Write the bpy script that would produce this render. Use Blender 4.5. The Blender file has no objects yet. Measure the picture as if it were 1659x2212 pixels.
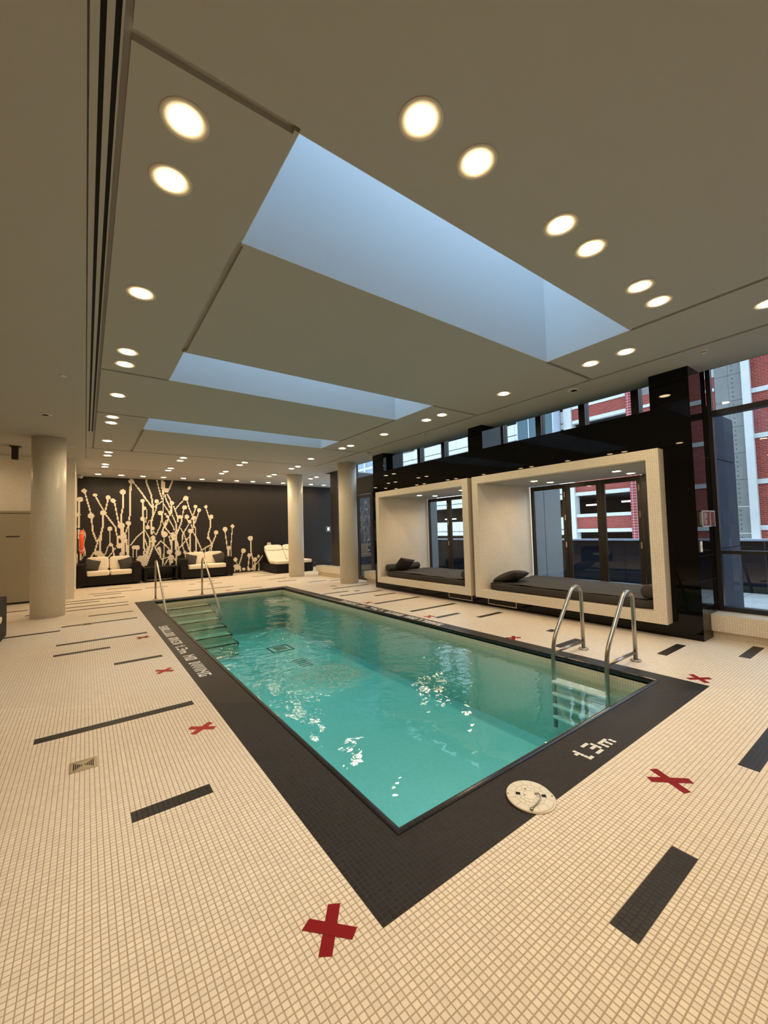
import bpy, math, random
import numpy as np
from mathutils import Vector, Matrix
random.seed(7)
S = bpy.context.scene
COL = S.collection
# ------------------------------------------------------------------ camera
cam_d = bpy.data.cameras.new('camera'); cam = bpy.data.objects.new('camera', cam_d); COL.objects.link(cam)
yaw, pitch, roll = 0.63290, 0.04505, -0.02728
fw = Vector((math.sin(yaw)*math.cos(pitch), math.cos(yaw)*math.cos(pitch), math.sin(pitch)))
r0 = Vector((math.cos(yaw), -math.sin(yaw), 0)); u0 = r0.cross(fw)
rt = r0*math.cos(roll)+u0*math.sin(roll); up = -r0*math.sin(roll)+u0*math.cos(roll)
m = Matrix((rt, up, -fw)).transposed().to_4x4(); m.translation = Vector((0, 0, 1.5))
cam.matrix_world = m
cam_d.sensor_fit = 'VERTICAL'; cam_d.sensor_height = 36.0; cam_d.lens = 880.08*36.0/2212.0
cam_d.clip_start = 0.05; cam_d.clip_end = 300
S.camera = cam
# ------------------------------------------------------------------ sky and exposure
SKY_STRENGTH = 8.0
w = bpy.data.worlds.new('overcast_sky'); S.world = w; w.use_nodes = True
bg = w.node_tree.nodes['Background']; bg.inputs['Color'].default_value = (0.68, 0.85, 1.0, 1); bg.inputs['Strength'].default_value = SKY_STRENGTH
S.view_settings.view_transform = 'Standard'; S.view_settings.look = 'None'
S.view_settings.gamma = 1.0; S.view_settings.use_curve_mapping = False
S.view_settings.exposure = 0.0
S.cycles.use_adaptive_sampling = True; S.cycles.adaptive_threshold = 0.035
S.cycles.max_bounces = 9; S.cycles.diffuse_bounces = 4; S.cycles.glossy_bounces = 4; S.cycles.transparent_max_bounces = 16
S.cycles.sample_clamp_indirect = 6.0; S.cycles.volume_bounces = 0
S.cycles.caustics_reflective = False; S.cycles.caustics_refractive = False
LAMP_COLOR = (1.0, 0.76, 0.50); LAMP_W = 5.6
ZC = 3.51            # ceiling height
# ------------------------------------------------------------------ mesh helper
class MB:
    def __init__(s): s.v = []; s.f = []; s.mi = []; s.sm = []
    def quad(s, a, b, c, d, mi=0):
        n = len(s.v); s.v += [a, b, c, d]; s.f.append((n, n+1, n+2, n+3)); s.mi.append(mi); s.sm.append(False)
    def box(s, x0, x1, y0, y1, z0, z1, mi=0):
        n = len(s.v)
        s.v += [(x0,y0,z0),(x1,y0,z0),(x1,y1,z0),(x0,y1,z0),(x0,y0,z1),(x1,y0,z1),(x1,y1,z1),(x0,y1,z1)]
        for q in ((0,3,2,1),(4,5,6,7),(0,1,5,4),(1,2,6,5),(2,3,7,6),(3,0,4,7)):
            s.f.append(tuple(n+i for i in q)); s.mi.append(mi); s.sm.append(False)
        return s
    def add(s, verts, faces, mi=0, smooth=True):
        n = len(s.v); s.v += [tuple(v) for v in verts]
        for f in faces: s.f.append(tuple(n+i for i in f)); s.mi.append(mi); s.sm.append(smooth)
        return s
    def tube(s, pts, r, seg=12, mi=0, caps=True):
        pts = [Vector(p) for p in pts]; V = []; F = []
        t0 = (pts[1]-pts[0]).normalized(); ref = Vector((0,0,1)) if abs(t0.z) < .9 else Vector((1,0,0))
        nrm = t0.cross(ref).normalized()
        for i, p in enumerate(pts):
            t = ((pts[min(i+1, len(pts)-1)]-pts[max(i-1, 0)])).normalized()
            nrm = (nrm - t*nrm.dot(t)).normalized(); b = t.cross(nrm)
            for k in range(seg):
                a = 2*math.pi*k/seg; V.append(p + nrm*math.cos(a)*r + b*math.sin(a)*r)
        for i in range(len(pts)-1):
            for k in range(seg):
                k2 = (k+1) % seg; F.append((i*seg+k, i*seg+k2, (i+1)*seg+k2, (i+1)*seg+k))
        if caps:
            F.append(tuple(range(seg-1, -1, -1))); F.append(tuple((len(pts)-1)*seg+k for k in range(seg)))
        return s.add(V, F, mi)
    def lathe(s, prof, cx, cy, seg=32, mi=0, axis='z', cz=0, smooth=True):
        V = []; F = []; n = len(prof)
        for r, h in prof:
            for k in range(seg):
                a = 2*math.pi*k/seg
                if axis == 'z': V.append((cx+r*math.cos(a), cy+r*math.sin(a), cz+h))
                elif axis == 'x': V.append((cx+h, cy+r*math.cos(a), cz+r*math.sin(a)))
                else: V.append((cx+r*math.cos(a), cy+h, cz+r*math.sin(a)))
        for i in range(n-1):
            for k in range(seg):
                k2 = (k+1) % seg; F.append((i*seg+k, i*seg+k2, (i+1)*seg+k2, (i+1)*seg+k))
        F.append(tuple(range(seg-1, -1, -1))); F.append(tuple((n-1)*seg+k for k in range(seg)))
        return s.add(V, F, mi, smooth)
    def superbox(s, c, size, e=.3, n=20, mi=0, rot=None, wrinkle=0.0, seed=0):
        V = []; F = []; R = rot or Matrix.Identity(3); c = Vector(c)
        rg = random.Random(seed); ph = [rg.uniform(0, 6.28) for _ in range(6)]
        pw = lambda q: math.copysign(abs(q)**e, q)
        for i in range(n+1):
            th = -math.pi/2+math.pi*i/n
            for j in range(2*n):
                p = math.pi*j/n
                x = pw(math.cos(th))*pw(math.cos(p)); y = pw(math.cos(th))*pw(math.sin(p)); z = pw(math.sin(th))
                q = Vector((x*size[0]/2, y*size[1]/2, z*size[2]/2))
                if wrinkle: q *= 1+0; q.z += wrinkle*(math.sin(q.x*23+q.y*9+ph[0])+math.sin(q.y*17-q.x*7+ph[1]))*(1 if z > 0 else .2)
                V.append(c + R @ q)
        for i in range(n):
            for j in range(2*n):
                j2 = (j+1) % (2*n); F.append((i*2*n+j, i*2*n+j2, (i+1)*2*n+j2, (i+1)*2*n+j))
        return s.add(V, F, mi)
def obj(name, mb, mats, parent=None, label=None, cat=None, group=None, kind=None, loc=None):
    me = bpy.data.meshes.new(name); me.from_pydata(mb.v, [], mb.f)
    if not isinstance(mats, (list, tuple)): mats = [mats]
    for mt in mats: me.materials.append(mt)
    if len(mats) > 1: me.polygons.foreach_set('material_index', mb.mi)
    me.polygons.foreach_set('use_smooth', mb.sm); me.update()
    o = bpy.data.objects.new(name, me); COL.objects.link(o)
    if parent: o.parent = parent
    if loc: o.location = loc
    tag(o, label, cat, group, kind); return o
def tag(o, label=None, cat=None, group=None, kind=None):
    if label: o['label'] = label
    if cat: o['category'] = cat
    if group: o['group'] = group
    if kind: o['kind'] = kind
def thing(name, label, cat, group=None, loc=(0,0,0), kind=None):
    o = bpy.data.objects.new(name, None); COL.objects.link(o); o.location = loc
    o.empty_display_size = .1; tag(o, label, cat, group, kind); return o
def bevel(o, wd=.006, seg=2):
    b = o.modifiers.new('bevel', 'BEVEL'); b.width = wd; b.segments = seg; b.limit_method = 'ANGLE'; return o
def rnd(pts, r=.08, n=6):
    """round the corners of a polyline"""
    P = [Vector(p) for p in pts]; out = [P[0]]
    for i in range(1, len(P)-1):
        a, b, c = P[i-1], P[i], P[i+1]; d1 = (a-b); d2 = (c-b); rr = min(r, d1.length*.49, d2.length*.49)
        p0 = b+d1.normalized()*rr; p2 = b+d2.normalized()*rr
        for k in range(n+1):
            t = k/n; out.append(p0*(1-t)**2+b*2*t*(1-t)+p2*t*t)
    out.append(P[-1]); return out
# ------------------------------------------------------------------ materials
def lin(r, g, b):
    f = lambda c: (c/255/12.92) if c/255 <= .04045 else ((c/255+.055)/1.055)**2.4
    return (f(r), f(g), f(b), 1)
def mat(name, col, rough=.5, metal=0.0, spec=.5, emit=None, es=0, coat=0):
    mt = bpy.data.materials.new(name); mt.use_nodes = True; b = mt.node_tree.nodes['Principled BSDF']
    b.inputs['Base Color'].default_value = col if len(col) == 4 else (*col, 1)
    b.inputs['Roughness'].default_value = rough; b.inputs['Metallic'].default_value = metal
    b.inputs['Specular IOR Level'].default_value = spec
    if coat: b.inputs['Coat Weight'].default_value = coat; b.inputs['Coat Roughness'].default_value = .03
    if emit: b.inputs['Emission Color'].default_value = (*emit, 1); b.inputs['Emission Strength'].default_value = es
    return mt
class NT:
    def __init__(s, mt): s.t = mt.node_tree; s.n = s.t.nodes; s.l = s.t.links; s.bsdf = s.n.get('Principled BSDF')
    def new(s, ty, **k):
        q = s.n.new(ty)
        for a, b in k.items(): setattr(q, a, b)
        return q
    def math(s, op, a, b=None, c=None):
        q = s.n.new('ShaderNodeMath'); q.operation = op
        for i, x in enumerate((a, b, c)):
            if x is None: continue
            if isinstance(x, (int, float)): q.inputs[i].default_value = x
            else: s.l.new(x, q.inputs[i])
        return q.outputs[0]
    def mix(s, fac, a, b):
        q = s.n.new('ShaderNodeMix'); q.data_type = 'RGBA'
        for i, x in ((0, fac), (6, a), (7, b)):
            if isinstance(x, (int, float)): q.inputs[i].default_value = x
            elif isinstance(x, tuple): q.inputs[i].default_value = x
            else: s.l.new(x, q.inputs[i])
        return q.outputs[2]
    def link(s, a, b): s.l.new(a, b)
    def noise(s, vec, scale, detail=3, rough=.5):
        q = s.n.new('ShaderNodeTexNoise'); q.inputs['Scale'].default_value = scale; q.inputs['Detail'].default_value = detail
        q.inputs['Roughness'].default_value = rough
        if vec is not None: s.l.new(vec, q.inputs['Vector'])
        return q.outputs['Fac']
    def bump(s, h, strength, dist=.002, normal=None):
        q = s.n.new('ShaderNodeBump'); q.inputs['Strength'].default_value = strength; q.inputs['Distance'].default_value = dist
        s.l.new(h, q.inputs['Height'])
        return q.outputs[0]
P = 0.02533; GX = 0.914; GY = 1.323
def mosaic(name, tile, grout, mode='floor', pitch=P, gap=.10, rough=.4, var=.06, bump=.5, ox=GX, oy=GY, cx=0, cy=0, r=.27, spec=.4):
    mt = mat(name, tile, rough, spec=spec); N = NT(mt)
    geo = N.new('ShaderNodeNewGeometry'); sp = N.new('ShaderNodeSeparateXYZ'); N.link(geo.outputs['Position'], sp.inputs[0])
    X, Y, Z = sp.outputs
    if mode == 'floor': U = N.math('DIVIDE', N.math('SUBTRACT', X, ox), pitch); V = N.math('DIVIDE', N.math('SUBTRACT', Y, oy), pitch)
    elif mode == 'col':
        ang = N.math('ARCTAN2', N.math('SUBTRACT', Y, cy), N.math('SUBTRACT', X, cx))
        n = round(2*math.pi*r/pitch); U = N.math('MULTIPLY', ang, n/(2*math.pi)); V = N.math('DIVIDE', Z, pitch)
    else: U = N.math('DIVIDE', N.math('ADD', X, Y), pitch); V = N.math('DIVIDE', Z, pitch)
    def edge(q):
        f = N.math('FRACT', q); d = N.math('ABSOLUTE', N.math('SUBTRACT', f, .5)); return N.math('GREATER_THAN', d, .5-gap/2)
    g = N.math('MAXIMUM', edge(U), edge(V))
    cb = N.new('ShaderNodeCombineXYZ'); N.link(N.math('FLOOR', U), cb.inputs[0]); N.link(N.math('FLOOR', V), cb.inputs[1])
    wn = N.new('ShaderNodeTexWhiteNoise'); wn.noise_dimensions = '2D'; N.link(cb.outputs[0], wn.inputs['Vector'])
    fac = N.math('ADD', N.math('MULTIPLY', wn.outputs['Value'], 2*var), 1-var)
    hsv = N.new('ShaderNodeHueSaturation'); hsv.inputs['Color'].default_value = tile if len(tile) == 4 else (*tile, 1); N.link(fac, hsv.inputs['Value'])
    big = N.noise(geo.outputs['Position'], 1.7, 3)
    hs2 = N.new('ShaderNodeHueSaturation'); N.link(hsv.outputs[0], hs2.inputs['Color']); N.link(N.math('ADD', N.math('MULTIPLY', big, .12), .94), hs2.inputs['Value'])
    N.link(N.mix(g, hs2.outputs[0], grout if len(grout) == 4 else (*grout, 1)), N.bsdf.inputs['Base Color'])
    if bump: N.link(N.bump(N.math('SUBTRACT', 1.0, g), bump, .001), N.bsdf.inputs['Normal'])
    return mt
def schlick(N, normal=None, f0=.04):
    geo = N.new('ShaderNodeNewGeometry'); vm = N.new('ShaderNodeVectorMath', operation='DOT_PRODUCT')
    N.link(geo.outputs['Incoming'], vm.inputs[0]); N.link(normal or geo.outputs['Normal'], vm.inputs[1])
    c = N.math('SUBTRACT', 1.0, N.math('MINIMUM', N.math('ABSOLUTE', vm.outputs['Value']), 1.0))
    return N.math('ADD', N.math('MULTIPLY', N.math('POWER', c, 5.0), 1-f0), f0)
def glass(name, tint=(1,1,1), f0=.05, rough=0.0):
    mt = bpy.data.materials.new(name); mt.use_nodes = True; N = NT(mt); N.n.remove(N.bsdf)
    out = N.n['Material Output']; tr = N.new('ShaderNodeBsdfTransparent'); tr.inputs[0].default_value = (*tint, 1)
    gl = N.new('ShaderNodeBsdfGlossy'); gl.inputs['Roughness'].default_value = rough; gl.inputs['Color'].default_value = (1,1,1,1)
    mx = N.new('ShaderNodeMixShader'); N.link(schlick(N, None, f0), mx.inputs[0]); N.link(tr.outputs[0], mx.inputs[1]); N.link(gl.outputs[0], mx.inputs[2])
    N.link(mx.outputs[0], out.inputs['Surface']); return mt

TILE = (.80, .715, .585, 1); GROUT = (.42, .31, .20, 1)
M_floor = mosaic('cream_floor_mosaic', TILE, GROUT, 'floor', gap=.13, rough=.42)
M_band = mosaic('charcoal_border_mosaic', (.020, .017, .015, 1), (.011, .0095, .009, 1), 'floor', gap=.13, rough=.42, spec=.28, var=.12)
M_tile = mat('cream_tile', TILE, .42, spec=.4)
N = NT(M_tile); g = N.new('ShaderNodeNewGeometry'); sp = N.new('ShaderNodeSeparateXYZ'); N.link(g.outputs['Position'], sp.inputs[0])
cb = N.new('ShaderNodeCombineXYZ')
for i, o_ in ((0, GX), (1, GY)): N.link(N.math('FLOOR', N.math('DIVIDE', N.math('SUBTRACT', sp.outputs[i], o_), P)), cb.inputs[i])
wn = N.new('ShaderNodeTexWhiteNoise'); wn.noise_dimensions = '2D'; N.link(cb.outputs[0], wn.inputs['Vector'])
hs = N.new('ShaderNodeHueSaturation'); hs.inputs['Color'].default_value = TILE
N.link(N.math('ADD', N.math('MULTIPLY', wn.outputs['Value'], .12), .94), hs.inputs['Value']); N.link(hs.outputs[0], N.bsdf.inputs['Base Color'])
M_tiledark = mat('charcoal_tile', (.020, .017, .015, 1), .42, spec=.28)
N = NT(M_tiledark); g = N.new('ShaderNodeNewGeometry'); sp = N.new('ShaderNodeSeparateXYZ'); N.link(g.outputs['Position'], sp.inputs[0]); cb = N.new('ShaderNodeCombineXYZ')
for i, o_ in ((0, GX), (1, GY)): N.link(N.math('FLOOR', N.math('DIVIDE', N.math('SUBTRACT', sp.outputs[i], o_), P)), cb.inputs[i])
wn = N.new('ShaderNodeTexWhiteNoise'); wn.noise_dimensions = '2D'; N.link(cb.outputs[0], wn.inputs['Vector'])
N.link(N.mix(wn.outputs['Value'], (.016, .0135, .012, 1), (.024, .020, .018, 1)), N.bsdf.inputs['Base Color'])
M_grout = mat('floor_grout', GROUT, .8); M_groutdark = mat('border_grout', (.022, .019, .017, 1), .7)
M_white = mat('white_lettering_tile', (.80, .78, .70, 1), .4)
M_ceil = mat('ceiling_paint', (.42, .41, .38, 1), .75, spec=.2)
N = NT(M_ceil); g = N.new('ShaderNodeNewGeometry'); N.link(N.bump(N.noise(g.outputs['Position'], 220, 2), .08, .001), N.bsdf.inputs['Normal'])
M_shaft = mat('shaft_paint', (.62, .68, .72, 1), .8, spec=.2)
M_wallpaint = mat('tan_wall_paint', (.52, .45, .32, 1), .6)
M_door = mat('tan_door_paint', (.36, .31, .21, 1), .5)
M_wallmos = mosaic('cream_wall_mosaic', (.82, .74, .60, 1), (.62, .53, .40, 1), 'wall', gap=.16, bump=.6, var=.05)
M_darkwall = mosaic('dark_brown_wall_mosaic', (.020, .0155, .013, 1), (.012, .010, .009, 1), 'wall', gap=.12, rough=.45, var=.12, bump=.3)
M_blackglass = mat('black_gloss_panel', (.003, .0026, .003, 1), .02, spec=.22)
M_blackmetal = mat('black_anodised_frame', (.018, .018, .022, 1), .35, spec=.5)
M_bronze = mat('bronze_frame', (.040, .033, .025, 1), .38, metal=.3)
M_steel = mat('brushed_steel', (.40, .37, .32, 1), .30, metal=1.0)
N = NT(M_steel); g = N.new('ShaderNodeNewGeometry'); N.link(N.bump(N.noise(g.outputs['Position'], 300, 2), .12, .0006), N.bsdf.inputs['Normal'])
M_chrome = mat('door_hardware', (.75, .70, .6, 1), .2, metal=1.0)
M_glass = glass('window_glass', (.58, .60, .61)); M_skyglass = glass('skylight_glass', (.95, .97, 1.0))
M_cushion = mat('cream_cushion_fabric', (.80, .72, .58, 1), .9, spec=.1)
M_charcoal = mat('charcoal_fabric', (.058, .052, .045, 1), .85, spec=.2)
for mt_ in (M_cushion, M_charcoal):
    N = NT(mt_); g = N.new('ShaderNodeNewGeometry'); N.link(N.bump(N.noise(g.outputs['Position'], 14, 4), .35, .02), N.bsdf.inputs['Normal'])
M_wicker = mat('dark_wicker', (.010, .0075, .006, 1), .6, spec=.25)
N = NT(M_wicker); g = N.new('ShaderNodeNewGeometry'); wv = N.new('ShaderNodeTexWave', bands_direction='Z'); wv.inputs['Scale'].default_value = 30; N.link(g.outputs['Position'], wv.inputs['Vector'])
wv2 = N.new('ShaderNodeTexWave', bands_direction='X'); wv2.inputs['Scale'].default_value = 30; N.link(g.outputs['Position'], wv2.inputs['Vector'])
N.link(N.bump(N.math('MULTIPLY', wv.outputs['Fac'], wv2.outputs['Fac']), .8, .006), N.bsdf.inputs['Normal'])
M_red = mat('red_tape', (.23, .003, .006, 1), .6, spec=.2)
M_redfaded = mat('worn_red_tape', (.40, .040, .030, 1), .6, spec=.2)
M_orange = mat('orange_ring', (.85, .10, .015, 1), .45); M_rope = mat('white_rope', (.75, .70, .6, 1), .9)
M_plastic = mat('cream_plastic_lid', (.80, .74, .60, 1), .4)
M_blackhole = mat('dark_recess', (.006, .005, .004, 1), .9)
M_trim = mat('lamp_trim', (.62, .56, .46, 1), .6)
M_lens = mat('lit_lamp_lens', (1, 1, 1, 1), .5, emit=(1.0, .74, .42), es=48.0)
M_grille = mat('drain_cover_metal', (.36, .31, .22, 1), .35, metal=.9)
M_sprink = mat('white_cap', (.62, .60, .54, 1), .5)
M_pool = mosaic('pool_lining_mosaic', (.74, .68, .50, 1), (.50, .45, .32, 1), 'wall', gap=.14, bump=.3, var=.05)
M_poolfloor = mosaic('pool_floor_mosaic', (.74, .78, .82, 1), (.64, .68, .71, 1), 'floor', gap=.12, bump=.2, var=.04)
M_poolwall = mosaic('pool_wall_mosaic', (.74, .74, .66, 1), (.62, .62, .55, 1), 'wall', gap=.14, bump=.3, var=.05)
M_pooldark = mat('dark_pool_tile', (.03, .028, .025, 1), .5)
M_treadplastic = mat('white_ladder_tread', (.82, .82, .78, 1), .5)
# exterior
M_clad = mat('slate_cladding_panel', (.040, .046, .066, 1), .8, spec=.1)
M_paver = mat('pale_paver', (.40, .41, .42, 1), .8)
M_parapet = mat('dark_parapet_panel', (.010, .013, .020, 1), .4, spec=.15); M_cap = mat('parapet_cap', (.42, .46, .56, 1), .5)
M_conc = mat('pale_concrete', (.44, .45, .46, 1), .9, spec=.1); M_concgrey = mat('grey_board_marked_concrete', (.22, .225, .23, 1), .9, spec=.1)
for mt_, c0, c1 in ((M_conc, (.43,.43,.42,1), (.57,.565,.555,1)), (M_concgrey, (.13,.135,.132,1), (.22,.222,.216,1))):
    N = NT(mt_); g = N.new('ShaderNodeNewGeometry'); N.link(N.mix(N.noise(g.outputs['Position'], .9, 6, .65), c0, c1), N.bsdf.inputs['Base Color'])
M_brick = mat('red_brick', (.20, .045, .045, 1), .9, spec=.08); N = NT(M_brick)
g = N.new('ShaderNodeNewGeometry'); mp = N.new('ShaderNodeSeparateXYZ'); N.link(g.outputs['Position'], mp.inputs[0]); cb = N.new('ShaderNodeCombineXYZ')
N.link(N.math('ADD', mp.outputs[1], mp.outputs[0]), cb.inputs[0]); N.link(mp.outputs[2], cb.inputs[1])
br = N.new('ShaderNodeTexBrick'); N.link(cb.outputs[0], br.inputs['Vector']); br.inputs['Scale'].default_value = 1.0
br.inputs['Brick Width'].default_value = .30; br.inputs['Row Height'].default_value = .11; br.inputs['Mortar Size'].default_value = .010
br.inputs['Color1'].default_value = (.265, .045, .034, 1); br.inputs['Color2'].default_value = (.200, .036, .028, 1); br.inputs['Mortar'].default_value = (.30, .16, .14, 1)
N.link(br.outputs['Color'], N.bsdf.inputs['Base Color'])
M_brickpier = mat('glazed_brick_pier', (.2, .04, .04, 1), .8, spec=.1); N = NT(M_brickpier)
g = N.new('ShaderNodeNewGeometry'); mp = N.new('ShaderNodeSeparateXYZ'); N.link(g.outputs['Position'], mp.inputs[0]); cb = N.new('ShaderNodeCombineXYZ')
N.link(N.math('ADD', mp.outputs[1], mp.outputs[0]), cb.inputs[0]); N.link(mp.outputs[2], cb.inputs[1])
br = N.new('ShaderNodeTexBrick'); N.link(cb.outputs[0], br.inputs['Vector']); br.inputs['Scale'].default_value = 1.0; br.offset = 0.0
br.inputs['Brick Width'].default_value = .28; br.inputs['Row Height'].default_value = .2; br.inputs['Mortar Size'].default_value = .02
br.inputs['Color1'].default_value = (.27, .05, .045, 1); br.inputs['Color2'].default_value = (.22, .038, .034, 1); br.inputs['Mortar'].default_value = (.42, .25, .27, 1)
N.link(br.outputs['Color'], N.bsdf.inputs['Base Color'])
M_garage = mat('garage_interior', (.022, .022, .025, 1), .9, spec=.05); M_tube = mat('garage_tube', (1, 1, 1, 1), .5, emit=(.95, .98, 1), es=5)
M_screen = mat('grey_screen_panel', (.16, .17, .175, 1), .7)
# water
M_water = bpy.data.materials.new('pool_water'); M_water.use_nodes = True; N = NT(M_water); N.n.remove(N.bsdf)
geo = N.new('ShaderNodeNewGeometry'); sp = N.new('ShaderNodeSeparateXYZ'); N.link(geo.outputs['Position'], sp.inputs[0])
def spot(cx, cy, rad):
    dx = N.math('SUBTRACT', sp.outputs[0], cx); dy = N.math('SUBTRACT', sp.outputs[1], cy)
    d = N.math('SQRT', N.math('ADD', N.math('MULTIPLY', dx, dx), N.math('MULTIPLY', dy, dy)))
    return N.math('MAXIMUM', N.math('SUBTRACT', 1.0, N.math('DIVIDE', d, rad)), 0.0)
n0 = N.noise(geo.outputs['Position'], 1.6, 1, .4); n1 = N.noise(geo.outputs['Position'], 4.5, 2, .45); n2 = N.noise(geo.outputs['Position'], 12.0, 3, .5); n3 = N.noise(geo.outputs['Position'], 42.0, 3, .6)
jet = spot(2.20, 4.12, .50); mid = spot(2.7, 5.6, 3.6); far_ = spot(2.0, 9.0, 3.2)
act = N.math('MAXIMUM', mid, far_)
h = N.math('ADD', N.math('MULTIPLY', n0, .016), N.math('MULTIPLY', n1, N.math('ADD', N.math('MULTIPLY', act, .020), .003)))
h = N.math('ADD', h, N.math('MULTIPLY', n2, N.math('ADD', N.math('MULTIPLY', act, .009), N.math('MULTIPLY', jet, .02))))
h = N.math('ADD', h, N.math('MULTIPLY', n3, N.math('ADD', N.math('MULTIPLY', jet, .020), N.math('MULTIPLY', far_, .0008))))
bp = N.new('ShaderNodeBump'); bp.inputs['Strength'].default_value = 1.0; bp.inputs['Distance'].default_value = 1.0; N.link(h, bp.inputs['Height'])
tr = N.new('ShaderNodeBsdfTransparent'); tr.inputs[0].default_value = (.93, .97, .96, 1)
gl = N.new('ShaderNodeBsdfGlossy'); gl.inputs['Roughness'].default_value = .004; N.link(bp.outputs[0], gl.inputs['Normal'])
mx = N.new('ShaderNodeMixShader'); N.link(schlick(N, bp.outputs[0], .03), mx.inputs[0]); N.link(tr.outputs[0], mx.inputs[1]); N.link(gl.outputs[0], mx.inputs[2])
foam = N.math('MULTIPLY', N.math('MULTIPLY', N.math('GREATER_THAN', n3, .56), N.math('MINIMUM', N.math('MULTIPLY', jet, 3.0), 1.0)), .5)
df = N.new('ShaderNodeBsdfDiffuse'); df.inputs[0].default_value = (.50, .52, .42, 1); mf = N.new('ShaderNodeMixShader')
N.link(foam, mf.inputs[0]); N.link(mx.outputs[0], mf.inputs[1]); N.link(df.outputs[0], mf.inputs[2]); N.link(bp.outputs[0], df.inputs['Normal'])
N.link(mf.outputs[0], N.n['Material Output'].inputs['Surface'])
va = N.new('ShaderNodeVolumeAbsorption'); va.inputs['Color'].default_value = (.46, .925, .94, 1); va.inputs['Density'].default_value = 1.0
N.link(va.outputs[0], N.n['Material Output'].inputs['Volume'])
# ================================================================== SETTING
PX0, PX1, PY0, PY1 = 1.283, 4.360, 1.692, 10.72      # pool inner edges
BX0, BX1, BY0, BY1 = .914, 4.602, 1.323, 11.05       # charcoal border outer edges
ZW = -0.105                                          # water level
XW, YF = 6.9, 16.3                                   # window plane, far wall
fl = MB()
for a in ((-5, 6.9, -4, PY0-.04), (-5, PX0-.04, PY0-.04, PY1+.04), (PX1+.04, 6.9, PY0-.04, PY1+.04), (-5, 6.9, PY1+.04, 12.5), (-5, 9.3, 12.5, YF)):
    fl.box(a[0], a[1], a[2], a[3], -.06, 0)
floor = obj('floor', fl, M_floor, kind='structure')
# inlaid charcoal strips: x0, x1, centre y
STRIPS = [(-.31,.80,4.06),(.197,.60,2.63),(1.605,2.20,.758),(3.245,4.30,.758),(5.30,5.91,1.955),(5.835,6.44,1.36),
 (-.33,.80,7.46),(-.32,.29,6.83),(.29,.80,5.88),(-.33,.80,8.95),(-1.26,-.33,8.61),(.05,.79,9.82),(-.49,.80,10.81),(-.51,.81,11.30),(-.54,.28,11.94),
 (-.56,.81,12.37),(.07,1.31,13.58),(.18,.80,13.16),(.50,1.11,14.46),(1.42,2.00,13.83),(-1.38,-.98,11.64),(-.97,-.84,10.80),(1.95,3.81,15.02),
 (2.89,3.44,14.21),(2.59,2.77,13.82),(3.04,3.46,13.43),(2.26,3.47,12.21),(3.39,4.02,11.42),(4.67,5.21,15.98),(5.25,5.76,15.92),(5.21,5.83,15.11),
 (4.74,5.57,14.40),(4.83,5.46,13.07),(4.82,5.45,12.22),(5.44,6.06,11.37),(6.06,6.52,11.17),(5.28,6.40,9.55),(4.65,5.35,8.90),(4.80,6.01,8.36),
 (5.36,5.98,7.79),(4.80,6.00,6.94),(4.82,5.99,5.84),(4.78,5.34,5.13),(5.32,5.93,4.67),(4.71,5.25,2.89),(5.46,5.62,10.01),(5.45,5.60,8.78),(5.31,5.47,3.37),(7.6,8.34,15.9)]
def cells(x0, x1, y0, y1): return range(round((x0-GX)/P), round((x1-GX)/P)), range(round((y0-GY)/P), round((y1-GY)/P))
dark = set()
for k, (x0, x1, yc) in enumerate(STRIPS):
    I, J = cells(x0, x1, yc-.0507, yc+.0507); J = range(J[0], J[0]+4); xa, xb, ya, yb = GX+I[0]*P, GX+(I[-1]+1)*P, GY+J[0]*P, GY+(J[-1]+1)*P
    cxm = (xa+xb)/2
    if cxm*.59+yc*.806 < 3.75 and k < 4:
        for i in I:
            for j in J: dark.add((i, j))
        if k == 1 or k == 2: continue
    obj('inlaid_strip', MB().box(xa, xb, ya, yb, -.002, .0008), M_band, floor)
# near zone: every mosaic tile is real geometry
FONT = {'1': ["01","11","01","01","01"], '.': ["0","0","0","0","1"], '3': ["1110","0001","0111","0001","1110"], 'm': ["00000","00000","11110","10101","10101"],
 'S': ["111","100","111","001","111"], 'H': ["101","101","111","101","101"], 'A': ["111","101","101","111","101"], 'L': ["100","100","100","100","111"],
 'O': ["111","101","101","101","111"], 'W': ["10101","10101","10101","10101","11011"], 'R': ["110","101","110","101","101"], 'E': ["111","100","110","100","111"],
 'N': ["1001","1101","1011","1001","1001"], 'D': ["110","101","101","101","110"], 'I': ["1","1","1","1","1"], 'V': ["101","101","101","101","010"], 'G': ["111","100","101","101","111"], ' ': ["00"]*5}
def raster(s, sp=1):
    out = []; c = 0
    for ch in s:
        g_ = FONT[ch]
        for r_, row in enumerate(g_):
            for q, b in enumerate(row):
                if b == '1': out.append((c+q, r_))
        c += len(g_[0])+sp
    return out, c-sp
glyph = set()
c0 = 66
for ch, off in (('1', 0), ('.', 2), ('3', 5), ('m', 10)):
    for r_, row in enumerate(FONT[ch]):
        for q, b in enumerate(row):
            if b == '1': glyph.add((c0+off+q, 7-r_))
def tile_geo(i, j, e=.0014, b=.0016):
    x0, y0 = GX+i*P+e, GY+j*P+e; x1, y1 = GX+(i+1)*P-e, GY+(j+1)*P-e
    return [(x0,y0,.0002),(x1,y0,.0002),(x1,y1,.0002),(x0,y1,.0002),(x0+b,y0+b,.0016),(x1-b,y0+b,.0016),(x1-b,y1-b,.0016),(x0+b,y1-b,.0016)]
TF = [(4,5,6,7),(0,1,5,4),(1,2,6,5),(2,3,7,6),(3,0,4,7)]
def in_pool(i, j):
    x, y = GX+(i+.5)*P, GY+(j+.5)*P
    return x > BX0+13*P and y > BY0+13*P
near = []; bandc = []
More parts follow.
